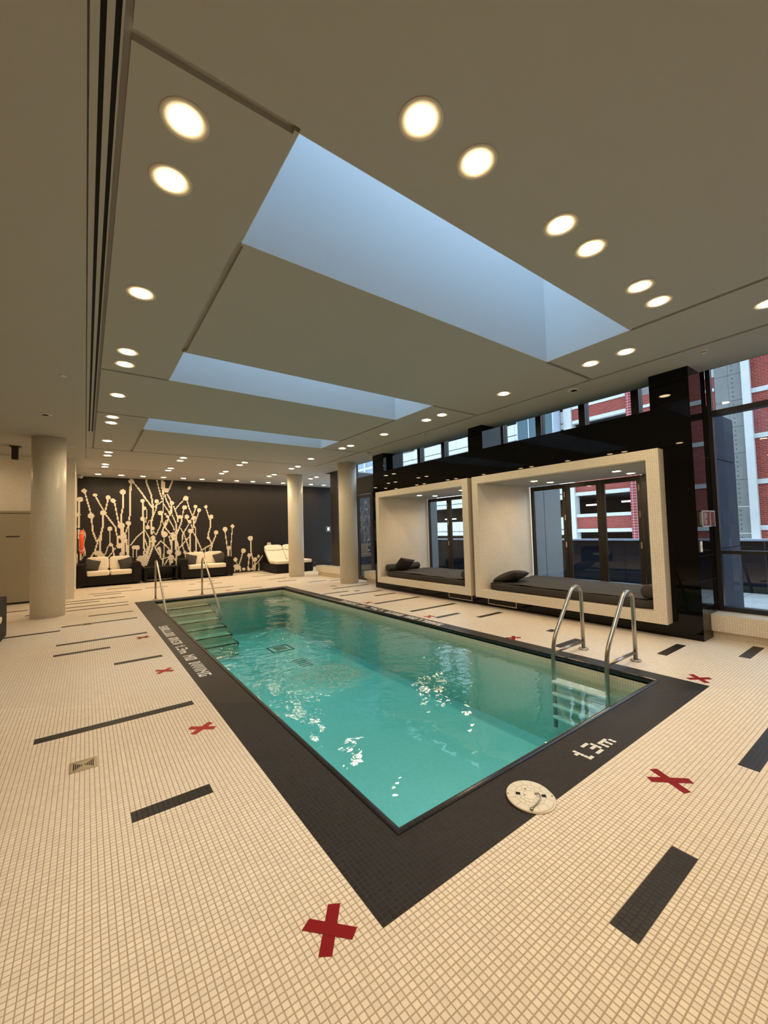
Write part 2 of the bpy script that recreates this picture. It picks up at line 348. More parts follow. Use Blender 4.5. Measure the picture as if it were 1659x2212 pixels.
for i in range(-110, 190):
    for j in range(-70, 150):
        x, y = GX+(i+.5)*P, GY+(j+.5)*P; d = x*fw.x+y*fw.y; l = x*r0.x+y*r0.y
        if .9 < d < 3.7 and abs(l) < d*.99+.15:
            if x > PX0-.02 and y > PY0-.02: continue
            if in_pool(i, j): continue
            inband = 0 <= i < (BX1-BX0)/P-.5 and 0 <= j
            if inband: bandc.append((i, j))
            else: near.append((i, j, d))
light = [(i, j, d) for i, j, d in near if (i, j) not in dark]
strip_cells = [(i, j) for i, j, d in near if (i, j) in dark]
def key(t):
    x, y = GX+(t[0]+.5)*P, GY+(t[1]+.5)*P; v = Vector((x, y, -1.5)); dz = v.dot(fw); px = v.dot(rt)/dz*880; py = v.dot(up)/dz*880
    vis = abs(px) < 825 and abs(py) < 1100
    return (0 if vis else 1, dz*(1+0*px))
light.sort(key=key)
single, rest = light[:300], light[300:]
tm = bpy.data.meshes.new('tile'); q = tile_geo(0, 0); hx, hy = GX+P/2, GY+P/2
tm.from_pydata([(a-hx, b-hy, c) for a, b, c in q], [], TF); tm.materials.append(M_tile)
for i, j, d in single:
    o = bpy.data.objects.new('tile', tm); COL.objects.link(o); o.location = (GX+(i+.5)*P, GY+(j+.5)*P, 0); o.parent = floor
def tiles(name, cl, mt, parent, kind='stuff'):
    b = MB(); 
    for c in cl: b.add(tile_geo(c[0], c[1]), TF, 0, False)
    return obj(name, b, mt, parent, kind=kind)
tiles('mosaic_tiles', rest, M_tile, floor)
tiles('strip_tiles', strip_cells, M_tiledark, floor)
gb = MB()
for c in near: x, y = GX+c[0]*P, GY+c[1]*P; mi = 1 if (c[0], c[1]) in dark else 0; gb.quad((x,y,.0004),(x+P,y,.0004),(x+P,y+P,.0004),(x,y+P,.0004), mi)
obj('grout_bed', gb, [M_grout, M_groutdark], floor, kind='stuff')
# ------------------------------------------------------------------ pool
pool = thing('swimming_pool', 'turquoise rectangular swimming pool with charcoal tiled border in the middle of the room', 'pool')
bo = MB()
for a in ((BX0, BX1, BY0, BY0+13*P), (BX0, BX0+13*P, BY0+13*P, PY1+.04), (PX1+.04, BX1, BY0+13*P, PY1+.04), (BX0, BX1, PY1+.04, BY1)): bo.box(a[0], a[1], a[2], a[3], -.03, .0006)
obj('deck_border', bo, M_band, pool, label='charcoal mosaic border')
tiles('border_tiles', [c for c in bandc if c not in glyph], M_tiledark, pool)
for ch, off in (('1', 0), ('.', 2), ('3', 5), ('m', 10)):
    b_ = MB()
    for r_, row in enumerate(FONT[ch]):
        for q, bb in enumerate(row):
            if bb == '1': b_.add(tile_geo(c0+off+q, 7-r_, .0008, .0010), TF, 0, False)
    obj('marking_letter', b_, M_white, pool, label='white %s of the 1.3m marking' % ('dot' if ch == '.' else ch))
gb = MB()
for c in bandc: x, y = GX+c[0]*P, GY+c[1]*P; gb.quad((x,y,.0008),(x+P,y,.0008),(x+P,y+P,.0008),(x,y+P,.0008))
obj('border_grout_bed', gb, M_groutdark, pool, kind='stuff')
MSG = 'SHALLOW AREA 1.3m NO DIVING'; tw = sum(len(FONT[ch][0])+1 for ch in MSG)-1
k_ = 3.05/tw; c_ = 0
for ch in MSG:
    g_ = FONT[ch]; bl, br_ = MB(), MB()
    for r_, row in enumerate(g_):
        for q, bb in enumerate(row):
            if bb != '1': continue
            c = c_+q; y1 = 7.77-c*k_; y0 = y1-k_+.0022; x1 = 1.108-r_*P; x0 = x1-P+.0022; bl.box(x0, x1, y0, y1, .0004, .0022)
            y0 = 4.69+c*k_; y1 = y0+k_-.0022; x0 = 4.425+r_*P; x1 = x0+P-.0022; br_.box(x0, x1, y0, y1, .0004, .0022)
    c_ += len(g_[0])+1
    if ch != ' ':
        obj('warning_letter', bl, M_white, pool, label='white letter %s of the left warning' % ch if ch != '.' else None); obj('warning_letter', br_, M_white, pool, label='white letter %s of the right warning' % ch if ch != '.' else None)
# rounded curb
cu = MB(); prof = [(0, -.004), (.003, .006), (.010, .0125), (.020, .014), (.030, .012), (.037, .006), (.040, -.003), (.040, -.045)]
rc = []
for d, z in prof: rc.append([(PX0-.04+d, PY0-.04+d, z), (PX1+.04-d, PY0-.04+d, z), (PX1+.04-d, PY1+.04-d, z), (PX0-.04+d, PY1+.04-d, z)])
V = [p for ring in rc for p in ring]; F = []
for a in range(len(prof)-1):
    for k in range(4): k2 = (k+1) % 4; F.append((a*4+k, a*4+k2, (a+1)*4+k2, (a+1)*4+k))
cu.add(V, F, 0, False)
M_curb = mat('dark_rounded_curb_tile', (.022, .022, .026, 1), .22); N = NT(M_curb); g = N.new('ShaderNodeNewGeometry'); sp_ = N.new('ShaderNodeSeparateXYZ'); N.link(g.outputs['Position'], sp_.inputs[0])
ge = []
for k in (0, 1):
    f_ = N.math('FRACT', N.math('DIVIDE', sp_.outputs[k], .0507)); ge.append(N.math('LESS_THAN', f_, .06))
N.link(N.mix(N.math('MAXIMUM', ge[0], ge[1]), (.022, .022, .026, 1), (.008, .008, .008, 1)), N.bsdf.inputs['Base Color'])
obj('curb', cu, M_curb, pool)
# basin: the four walls and bottom
ZB = -1.0; ba = MB()
for za, zb_, mi_ in ((-.24, -.03, 0), (ZB, -.24, 1)):
    ba.quad((PX0,PY0,za),(PX0,PY1,za),(PX0,PY1,zb_),(PX0,PY0,zb_), mi_); ba.quad((PX1,PY1,za),(PX1,PY0,za),(PX1,PY0,zb_),(PX1,PY1,zb_), mi_)
    ba.quad((PX1,PY0,za),(PX0,PY0,za),(PX0,PY0,zb_),(PX1,PY0,zb_), mi_); ba.quad((PX0,PY1,za),(PX1,PY1,za),(PX1,PY1,zb_),(PX0,PY1,zb_), mi_)
obj('basin_wall', ba, [M_pool, M_poolwall], pool)
obj('basin_floor', MB().box(PX0-.02, PX1+.02, PY0-.02, PY1+.02, ZB-.05, ZB), M_poolfloor, pool)
for k in range(6):
    y0 = PY1-.30-.34*k; zt = -.16-.115*k; y1 = PY1 if k == 0 else PY1-.30-.34*(k-1)
    st = obj('pool_step', MB().box(PX0, 2.42+.03*k, y0, PY1, ZB, zt), M_pool, pool)
    obj('step_nosing', MB().box(PX0, 2.42+.03*k+.004, y0-.004, y0+.012, zt-.022, zt+.002), M_pooldark, st)
    obj('step_nosing', MB().box(2.42+.03*k-.025, 2.42+.03*k+.006, y0, y1, zt-.05, zt+.003), M_pooldark, st)
dr = MB(); cx_, cy_ = 3.42, 8.6
for a in ((-.24, .24, -.24, -.20), (-.24, .24, .20, .24), (-.24, -.20, -.2, .2), (.20, .24, -.2, .2)): dr.box(cx_+a[0], cx_+a[1], cy_+a[2], cy_+a[3], ZB, ZB+.004)
d_ = obj('main_drain', dr, M_pooldark, pool); obj('drain_cover', MB().box(cx_-.12, cx_+.12, cy_-.12, cy_+.12, ZB, ZB+.012), M_grille, d_)
for k in range(5): obj('inlet_slot', MB().box(3.27, 3.50, 7.16+k*.11, 7.19+k*.11, ZB, ZB+.004), M_pooldark, pool)
obj('skimmer_slot', MB().box(2.9, 3.15, PY0-.001, PY0+.003, -.16, -.06), M_blackhole, pool)
obj('water', MB().box(PX0-.003, PX1+.003, PY0-.003, PY1+.003, ZB-.02, ZW), M_water, pool)
# ------------------------------------------------------------------ ceiling
GL, GRx, GF, SX0, SX1 = .117, 5.66, 11.10, .858, 4.565
SK = ((1.805, 2.755), (4.80, 5.79), (7.84, 8.71)); ZS = 6.3
ce = MB(); zt = ZC+.034
def slab(b, x0, x1, y0, y1, z0, z1):  b.box(x0, x1, y0, y1, z0, z1)
ys = [-4, 1.805, 2.755, 4.80, 5.79, 7.84, 8.71, 12.5]
for k in range(0, 7):
    if k % 2 == 0: ce.box(-5, 6.68, ys[k], ys[k+1], zt, zt+.12)
    else:
        ce.box(-5, SX0, ys[k], ys[k+1], zt, zt+.12); ce.box(SX1, 6.68, ys[k], ys[k+1], zt, zt+.12)
ce.box(-5, 9.3, 12.5, YF, zt, zt+.12)
ceiling = obj('ceiling', ce, M_ceil, kind='structure')
ga = .024
for a in ((GL, SX1, -4, 1.805), (SX1, GRx, -4, 2.755), (GL, SX0, 1.805, 5.79), (SX0, GRx, 2.755, 4.80), (GL, SX1, 5.79, 7.84), (SX1, GRx, 4.80, 8.71), (GL, SX0, 7.84, GF), (SX0, GRx, 8.71, GF)):
    obj('ceiling_panel', MB().box(a[0]+ga, a[1]-ga, a[2]+ga, a[3]-ga, ZC, zt), M_ceil, ceiling)
for a in ((-5, -.004, -4, 12.5), (.004, GL-.004, 9.36, GF-.004), (GRx+ga, 6.68, -4, 12.5), (0, GRx+ga, GF+ga, 12.5), (-5, 9.3, 12.5, YF)):
    obj('ceiling_field', MB().box(a[0], a[1], a[2], a[3], ZC, zt), M_ceil, ceiling)
# pocket beyond the ceiling edge, and the roof over it
obj('ceiling_edge', MB().box(6.66, 6.68, -4, 12.5, ZC, 3.9), M_ceil, ceiling)
obj('pocket_soffit', MB().box(6.68, 7.0, -4, 12.5, 3.85, 3.95), M_ceil, ceiling)
sd = thing('slot_diffuser', 'long linear air diffuser with two black slots set in the left ceiling', 'air vent', loc=(0,0,0))
b = MB()
for a in ((.004, .036), (.057, .083), (.104, GL-.004)): b.box(a[0], a[1], -4, 9.36, ZC-.001, ZC+.012)
obj('diffuser_frame', b, M_ceil, sd)
for a in ((.036, .057), (.083, .104)): obj('slot', MB().box(a[0], a[1], -4, 9.36, ZC+.004, ZC+.013), M_blackhole, sd)
sd2 = thing('slot_diffuser', 'short thin slot diffuser in the ceiling before the mural wall', 'air vent')
obj('slot', MB().box(.09, 1.95, 14.30, 14.325, ZC-.003, ZC), M_blackhole, sd2); obj('diffuser_frame', MB().box(.07, 1.97, 14.285, 14.30, ZC-.003, ZC), M_ceil, sd2)
for n_, (y0, y1) in enumerate(SK):
    wd = thing('window_%d' % (n_+1), None, None, kind='structure')
    sh = MB(); z0 = ZC+.001; e = .004
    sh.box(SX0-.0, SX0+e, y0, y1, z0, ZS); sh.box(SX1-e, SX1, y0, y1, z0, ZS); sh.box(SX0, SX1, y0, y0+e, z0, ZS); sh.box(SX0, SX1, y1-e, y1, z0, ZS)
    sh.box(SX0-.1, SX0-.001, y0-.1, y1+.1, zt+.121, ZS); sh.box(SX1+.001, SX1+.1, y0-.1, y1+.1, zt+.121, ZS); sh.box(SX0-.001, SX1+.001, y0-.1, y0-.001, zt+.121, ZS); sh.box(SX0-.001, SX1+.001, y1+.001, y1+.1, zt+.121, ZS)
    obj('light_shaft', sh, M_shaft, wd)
    oe = MB(); oe.box(SX0-ga, SX0, y0-.0, y1, ZC, zt); oe.box(SX1, SX1+ga, y0, y1, ZC, zt); oe.box(SX0, SX1, y0-ga, y0, ZC, zt); oe.box(SX0, SX1, y1, y1+ga, ZC, zt)
    obj('opening_edge', oe, M_ceil, wd)
    obj('skylight_pane', MB().box(SX0-.1, SX1+.1, y0-.1, y1+.1, ZS, ZS+.02), M_skyglass, wd)
    fr = MB()
    for k in range(4): xx = SX0+(SX1-SX0)*k/3; fr.box(xx-.025, xx+.025, y0-.05, y1+.05, ZS-.04, ZS)
    obj('glazing_bar', fr, M_blackmetal, wd)
# ------------------------------------------------------------------ walls
obj('wall_back', MB().box(-5, 7.0, -4.15, -4, 0, ZC), M_wallpaint, kind='structure')
obj('wall_left', MB().box(-5.15, -5, -4, 12.95, 0, ZC), M_wallpaint, kind='structure')
wl = obj('wall_middle', MB().box(-5, -.22, 12.95, 13.10, 0, ZC), M_wallmos, kind='structure')
obj('wall_side', MB().box(-.37, -.22, 13.10, YF, 0, ZC), M_wallmos, kind='structure')
obj('baseboard_left', MB().box(-5, -.97, 12.935, 12.95, 0, .045), M_blackmetal, kind='structure')
wf = obj('wall_far', MB().box(-.37, 9.45, YF, YF+.15, 0, ZC), M_darkwall, kind='structure')
BLOBS=[(-14,276,8),(-4,304,7),(25,291,6),(60,284,7),(74,274,7),(102,304,9),(126,341,8),(14,223,9),(47,233,9),(-19,227,6),(97,190,10),(118,198,8),(65,180,7),(90,152,6),(68,127,6),(33,101,9),(92,123,9),(135,115,7),(144,114,7),(98,95,6),(42,91,10),(154,74,13),(166,80,10),(163,58,8),(159,275,6),(165,250,6),(159,213,7),(174,183,7),(190,179,6),(202,274,7),(233,314,8),(251,269,7),(214,233,8),(229,229,4),(245,235,7),(236,221,5),(308,326,6),(297,287,9),(292,254,8),(299,219,8),(276,219,7),(309,201,7),(329,257,6),(341,244,7),(323,217,7),(365,257,6),(384,219,8),(401,159,8),(373,140,5),(312,167,9),(227,157,10),(223,164,6),(254,152,9),(263,163,5),(255,140,7),(192,135,8),(191,147,7),(191,121,6),(209,108,6),(242,94,9),(270,89,10),(247,74,10),(247,59,7),(261,66,5),(328,87,7),(293,89,6),(311,88,5),(288,160,3),(296,131,3),(434,171,9),(462,182,7),(447,98,8),(531,133,10),(503,85,9),(526,66,8),(548,48,9),(563,59,6),(472,52,8),(607,106,9),(480,22,11),(471,26,7),(503,13,6),(523,11,6)]
STEMS=[([-17,267,-18,231,-17,189],4.5),([-18,189,-11,84],5.7),([-2,298,14,231],4.1),([16,213,19,174,29,140],4.5),([32,135,25,108,12,84],4.1),([27,284,48,241],4.1),([60,278,53,242],4.1),([55,225,81,185,84,160],4.5),([46,223,46,188,40,157,32,140],5.4),([40,157,39,102],5.7),([78,269,84,231,90,198],4.1),([103,297,102,253,98,231,98,198],4.5),([100,179,102,95],10.2),([107,163,112,131,116,83],6.8),([125,354,125,311],2.7),([122,322,122,227,119,209],4.5),([132,338,155,305,171,277,190,254],4.1),([118,192,110,166],4.1),([119,190,119,116,116,83],3.2),([161,169,142,151,123,122],3.4),([65,173,65,131],3.2),([61,123,52,94],3.2),([73,122,78,84],4.1),([81,116,72,102,60,85],3.2),([132,112,132,82],3.2),([142,111,142,82],2.7),([87,150,87,123],5.7),([39,108,51,87],4.5),([-21,99,-20,73],3.6),([148,317,166,288,187,253],3.8),([169,354,172,335,185,297,191,255],5.0),([202,354,209,319,219,282],3.8),([220,354,220,325,222,300],6.3),([226,343,225,303],4.2),([254,354,241,317],4.2),([223,300,223,235],3.8),([220,275,194,254],3.3),([202,267,200,246,190,219],3.8),([190,255,190,221,186,203,187,160],5.4),([185,209,178,205,173,190],2.9),([161,270,161,218],3.8),([172,244,171,218,168,200],3.3),([162,207,163,169,163,110],5.0),([165,176,181,142],2.9),([162,169,148,157],2.9),([165,143,174,115],3.8),([181,141,181,113],3.3),([165,110,160,53],5.2),([177,113,171,87,163,53],9.4),([189,114,178,78,169,53],6.3),([192,168,200,156,214,189,216,203],3.3),([219,226,219,203],6.7),([223,200,225,185],2.9),([228,298,230,286,244,253],4.2),([236,300,247,277,247,264],3.8),([225,264,239,239],3.8),([249,264,249,246],3.8),([256,257,261,243],3.8),([261,246,274,263,290,282],3.3),([248,246,244,226],6.3),([261,243,269,217,269,201],4.2),([252,225,264,194],3.8),([239,217,235,199,227,182],5.0),([231,207,225,185,217,161],4.2),([241,210,255,181,257,172],3.8),([228,182,244,160],3.8),([264,192,263,127],5.4),([284,221,280,195,272,175,265,157],5.0),([278,179,288,160,296,135,305,107],3.3),([289,247,285,225],3.8),([301,276,306,254,319,221],3.8),([329,251,322,228],3.8),([340,236,327,198],3.8),([321,213,324,180],5.4),([328,178,329,146],2.5),([300,212,303,204],3.3),([314,210,317,217],3.3),([305,191,290,164,285,153],3.8),([314,191,320,171],3.8),([285,153,283,126,285,111,291,93],3.8),([319,165,329,146,354,84],4.2),([310,154,310,88],5.4),([307,145,285,120,273,106],3.8),([300,125,306,99],4.2),([329,145,330,89],4.2),([366,251,378,209],3.8),([381,209,380,179,374,158,373,141],4.6),([376,136,383,122],4.6),([400,150,387,116,355,99,337,83],4.6),([383,122,385,107],6.7),([383,107,383,82],3.3),([378,103,375,83],3.3),([362,97,361,85],3.8),([198,115,215,134,241,106],3.8),([225,148,225,75],3.3),([241,149,247,124,249,99],4.2),([255,163,244,158],2.9),([250,136,250,102],5.0),([267,130,273,97],5.0),([263,127,264,46],5.8),([197,112,209,87],5.0),([212,104,214,76],5.8),([223,86,220,47],3.8),([215,70,241,76],3.3),([241,76,225,47],3.8),([244,85,244,47],7.5),([293,82,294,71],3.3),([434,162,441,103],3.9),([461,173,456,114],3.2),([446,91,446,68],7.8),([455,114,455,66],3.2),([532,124,533,80,539,49,540,7],4.2),([500,76,486,31],3.9),([474,44,482,28],3.2),([533,68,525,56,520,16],3.9),([548,39,547,5],4.2),([580,62,562,38,533,9],3.6),([564,32,563,3],1.9),([603,96,600,89],3.2),([491,24,489,6],4.5),([471,20,469,8],4.5)]
gw, gh = 260, 142; grid = np.zeros((gw, gh), bool); ox_ = -.22; P2 = P*1.0
gx = ox_+(np.arange(gw)+.5)*P2; gz = (np.arange(gh)+.5)*P2; XX, ZZ = np.meshgrid(gx, gz, indexing='ij')
for bx_, bz_, br_ in BLOBS: grid |= (XX-bx_/100)**2+(ZZ-bz_/100)**2 < (br_/100)**2
for pts, wd_ in STEMS:
    hw = max(wd_/200, .014)
    for k in range(0, len(pts)-2, 2):
        ax, az, bx_, bz_ = [v/100 for v in pts[k:k+4]]; dx, dz = bx_-ax, bz_-az; L2 = dx*dx+dz*dz+1e-9
        t = np.clip(((XX-ax)*dx+(ZZ-az)*dz)/L2, 0, 1); grid |= (XX-ax-t*dx)**2+(ZZ-az-t*dz)**2 < hw*hw
grid &= (ZZ < ZC-.02)
mu = MB()
for j in range(gh):
    i = 0
    while i < gw:
        if grid[i, j]:
            i0 = i
            while i < gw and grid[i, j]: i += 1
            mu.box(ox_+i0*P2, ox_+i*P2, YF-.002, YF+.001, j*P2+.001, (j+1)*P2-.001)
        else: i += 1
M_mural = mosaic('cream_mural_mosaic', (.86, .77, .62, 1), (.70, .60, .46, 1), 'wall', gap=.10, bump=.2)
obj('mosaic_mural', mu, M_mural, wf, label='cream mosaic picture of branching plant stems with round buds', kind='stuff')
# door in the middle wall
dw = thing('door_1', None, None, kind='structure')
obj('door_leaf', MB().box(-2.1, -.99, 12.915, 12.95, .05, 2.14), M_door, dw)
obj('door_leaf', MB().box(-3.2, -2.12, 12.915, 12.95, .05, 2.14), M_door, dw)
obj('door_header', MB().box(-3.3, -.95, 12.90, 12.95, 2.15, 2.20), M_door, dw)
h_ = MB(); h_.tube(rnd([(-1.72, 12.915, 1.0), (-1.72, 12.86, 1.0), (-1.58, 12.86, 1.0)], .02), .012, 8); h_.lathe([(.03, 0), (.03, .012)], -1.72, 12.90, 16, axis='y', cz=1.0)
obj('door_handle', h_, M_chrome, dw)
obj('door_plate', MB().box(-1.50, -1.26, 12.905, 12.916, 1.585, 1.605), M_bronze, dw)
# ------------------------------------------------------------------ gloss black wall with the two niches
N1 = (5.47, 8.62); N2 = (2.15, 5.355); NZ0, NZ1 = .18, 2.485; XB = 6.24; XG = 7.78; ZT = 3.04; WY0, WY1 = 1.82, 8.96
bw = MB()
bw.box(XB, XG+.1, WY0, WY1, 0, NZ0); bw.box(XB, XG+.1, WY0, WY1, NZ1, ZT)
for a in ((WY0, N2[0]), (N2[1], N1[0]), (N1[1], WY1)): bw.box(XB, XG+.1, a[0], a[1], NZ0, NZ1)
wb = obj('wall_right', bw, M_blackglass, kind='structure')
for (y0, y1) in ((1.82, 2.275), (5.20, 5.555), (8.47, 8.96)): obj('black_pier', MB().box(XB, XW-.03, y0, y1, ZT, 3.86), M_blackglass, wb)
for z in (.42, .74, 1.06, 1.55, 2.36): obj('panel_joint', MB().box(XB+.002, XW-.03, WY0-.0015, WY0+.001, z-.0012, z+.0012), M_blackmetal, wb)
# outside skin of the niche block
for (z0, z1) in ((.0, 1.12), (1.13, 2.36), (2.37, 3.02)): obj('cladding_panel', MB().box(XW+.06, XG+.13, WY0-.03, WY0-.004, z0, z1), M_clad, wb)
for k in range(7): obj('cladding_panel', MB().box(XG+.101, XG+.125, WY0+.03+k*1.02, WY0+k*1.02+1.04, 2.5, 3.02), M_clad, wb)
def niche(y0, y1, nm, label):
    t = thing('daybed_niche', label, 'niche', 'boxed daybed niches in the black wall')
    th = .150; zf, zc = .328, 2.350; xf = 6.062
    b = MB(); b.box(xf, XG, y0, y1, NZ0, zf); b.box(xf, XG, y0, y1, zc, NZ1); b.box(xf, XG, y0, y0+th, zf, zc); b.box(xf, XG, y1-th+.015, y1, zf, zc)
    obj('tiled_surround', b, M_wallmos, t)
    obj('niche_ceiling', MB().box(xf+.16, XG-.05, y0+th, y1-th, zc-.008, zc), M_ceil, t)
    obj('panel_edge', MB().box(xf-.002, xf+.01, y0-.006, y0, NZ0, NZ1), M_wallmos, t)
    return t
n1 = niche(*N1, 1, 'left farther cream tiled daybed niche by the round column')
n2 = niche(*N2, 2, 'right larger-looking cream tiled daybed niche facing the near pool ladder')
def leaf(t, ya, yb, nm='door_leaf', hy=None):
    x = XG-.045; z0, z1 = .335, 2.335; f = .07
    b = MB(); b.box(x, x+.045, ya, ya+f, z0, z1); b.box(x, x+.045, yb-f, yb, z0, z1); b.box(x, x+.045, ya+f, yb-f, z1-f-.02, z1); b.box(x, x+.045, ya+f, yb-f, z0, z0+f)
    o = bevel(obj(nm, b, M_bronze, t), .003, 1)
    obj('pane', MB().box(x+.018, x+.026, ya+f, yb-f, z0+f, z1-f-.02), M_glass, o)
    if hy is not None:
        for zc_, hz in ((2.12, .11), (1.66, .11), (1.12, .11)): obj('hinge', MB().box(x-.012, x, hy-.012, hy+.012, zc_-hz/2, zc_+hz/2), M_chrome, o)
leaf(n2, 4.40, 5.19, hy=4.42); leaf(n2, 3.725, 4.39); leaf(n2, 3.03, 3.715, hy=3.06); leaf(n2, 2.31, 3.02)
leaf(n1, 7.66, 8.46, hy=7.68); leaf(n1, 6.98, 7.65); leaf(n1, 6.31, 6.97, hy=6.34); leaf(n1, 5.63, 6.30)
# ------------------------------------------------------------------ glazing of the right side
MUL = [8.67, 7.80, 6.93, 6.08, 5.24, 4.385, 3.55, 2.71]
cw = thing('window_4', None, None, kind='structure')
obj('sill_rail', MB().box(XW-.03, XW+.05, WY0, WY1, ZT, ZT+.05), M_blackmetal, cw)
for y in MUL: obj('mullion', MB().box(XW-.03, XW+.12, y-.055, y+.055, ZT+.05, 3.85), M_blackmetal, cw)
pr = [WY0]+sorted(MUL)+[WY1]
for a, c in zip(pr[:-1], pr[1:]): obj('pane', MB().box(XW+.03, XW+.042, a+(.055 if a != WY0 else 0), c-(.055 if c != WY1 else 0), ZT+.05, 3.85), M_glass, cw)
nw = thing('window_5', None, None, kind='structure')
for y in (1.79, -.35, -2.4): obj('mullion', MB().box(XW-.02, XW+.06, y-.025, y+.028, .31, 3.85), M_blackmetal, nw)
for z, hh in ((.33, .035), (1.085, .022), (2.965, .036)): obj('transom', MB().box(XW-.04, XW+.08, -4, 1.765, z-hh, z+hh), M_blackmetal, nw)
for a, c in ((-.325, 1.765), (-2.375, -.375), (-4, -2.425)):
    for z0, z1 in ((.365, 1.063), (1.107, 2.93), (3.0, 3.85)): obj('pane', MB().box(XW+.02, XW+.032, a, c, z0, z1), M_glass, nw)
obj('under_sill_wall', MB().box(XW-.02, XW+.06, -4, WY0, 0, .295), M_blackmetal, nw)
be = thing('tiled_bench', 'long low cream tiled bench under the tall near window', 'bench', 'tiled benches along the glass')
obj('bench_top', MB().box(6.525, XW-.04, -4, WY0-.002, .095, .305), M_wallmos, be); obj('bench_toe', MB().box(6.58, XW-.04, -4, WY0-.002, 0, .095), M_wallmos, be)
for (y0, y1, lb) in ((9.25, 10.02, 'short cream tiled bench beside the left niche'), (11.45, 13.1, 'cream tiled bench behind the round columns at the far end')):
    t = thing('tiled_bench', lb, 'bench', 'tiled benches along the glass')
    obj('bench_top', MB().box(6.57, XW-.03, y0, y1, .13, .33), M_wallmos, t); obj('bench_toe', MB().box(6.64, XW-.03, y0+.05, y1-.03, 0, .13), M_wallmos, t)
# far door and glass by the columns
dw = thing('door_2', None, None, kind='structure')
b = MB(); b.box(XW, XW+.06, 10.05, 10.12, 0, 2.62); b.box(XW, XW+.06, 10.74, 10.83, 0, 2.62); b.box(XW, XW+.06, 10.12, 10.74, 2.52, 2.62); b.box(XW, XW+.06, 10.12, 10.74, 0, .12)
obj('door_frame', b, M_blackmetal, dw); obj('pane', MB().box(XW+.02, XW+.035, 10.12, 10.74, .12, 2.52), M_glass, dw)
obj('door_handle', MB().tube(rnd([(XW, 10.19, .92), (XW-.07, 10.19, .92), (XW-.07, 10.19, 1.22), (XW, 10.19, 1.22)], .03), .012, 8), M_chrome, dw)
obj('transom_panel', MB().box(XW-.01, XW+.07, 9.0, 11.0, 2.64, 3.12), M_bronze, dw)
ow = thing('window_6', None, None, kind='structure')
obj('mullion', MB().box(XW-.02, XW+.08, 8.96, 9.06, 0, 3.85), M_blackmetal, ow); obj('mullion', MB().box(XW-.02, XW+.08, 9.95, 10.04, 0, 2.64), M_blackmetal, ow)
obj('mullion', MB().box(XW-.02, XW+.08, 10.84, 10.95, 0, 3.85), M_blackmetal, ow); obj('transom', MB().box(XW-.02, XW+.07, 9.06, 10.84, 3.12, 3.16), M_blackmetal, ow)
for a, c, z0, z1 in ((9.06, 10.84, 3.16, 3.85), (9.06, 9.95, .1, 2.64), (10.95, 12.0, .35, 3.85)): obj('pane', MB().box(XW+.02, XW+.032, a, c, z0, z1), M_glass, ow)
obj('wall_pier', MB().box(6.88, 7.3, 12.0, 12.5, .335, 3.86), mat('dark_brown_pier', (.03, .024, .018, 1), .3), kind='structure')
obj('wall_return', MB().box(7.3, 9.45, 12.35, 12.5, 0, ZC+.1), M_blackmetal, kind='structure')
fw_ = thing('window_7', None, None, kind='structure')
for y in (12.5, 13.75, 15.0, 16.25): obj('mullion', MB().box(9.3, 9.4, y-.04, y+.04, 0, ZC), M_blackmetal, fw_)
for y in (12.5, 13.75, 15.0): obj('pane', MB().box(9.34, 9.352, y+.04, y+1.21, .05, ZC), M_glass, fw_)
# wall grilles beneath the niches
for (y0, y1, lb) in ((5.60, 6.25, 'white framed floor-level grille under the left niche'), (4.56, 5.20, 'white framed floor-level grille under the right niche')):
    t = thing('wall_grille', lb, 'grille', 'grilles in the black plinth')
    b = MB(); b.box(XB-.012, XB, y0, y1, .040, .055); b.box(XB-.012, XB, y0, y1, .155, .170); b.box(XB-.012, XB, y0, y0+.015, .055, .155); b.box(XB-.012, XB, y1-.015, y1, .055, .155)
    obj('grille_frame', b, M_sprink, t)
    for k in range(5): obj('slat', MB().box(XB-.008, XB-.002, y0+.015, y1-.015, .062+k*.019, .070+k*.019), M_bronze, t)
# columns
for cx_, cy_, r_, lb in ((-.588, 10.40, .272, 'round cream mosaic column at the left by the tan door'), (5.90, 13.25, .262, 'round cream mosaic column in front of the dark wall lounger'), (6.245, 10.31, .268, 'round cream mosaic column beside the glass door and left niche')):
    mt_ = mosaic('column_mosaic', (.80, .74, .60, 1), (.62, .56, .44, 1), 'col', cx=cx_, cy=cy_, r=r_, gap=.16, bump=.6, var=.05)
    o = obj('column', MB().lathe([(r_, 0), (r_, ZC-.001)], cx_, cy_, 64), mt_, label=lb, cat='column', group='round mosaic columns')
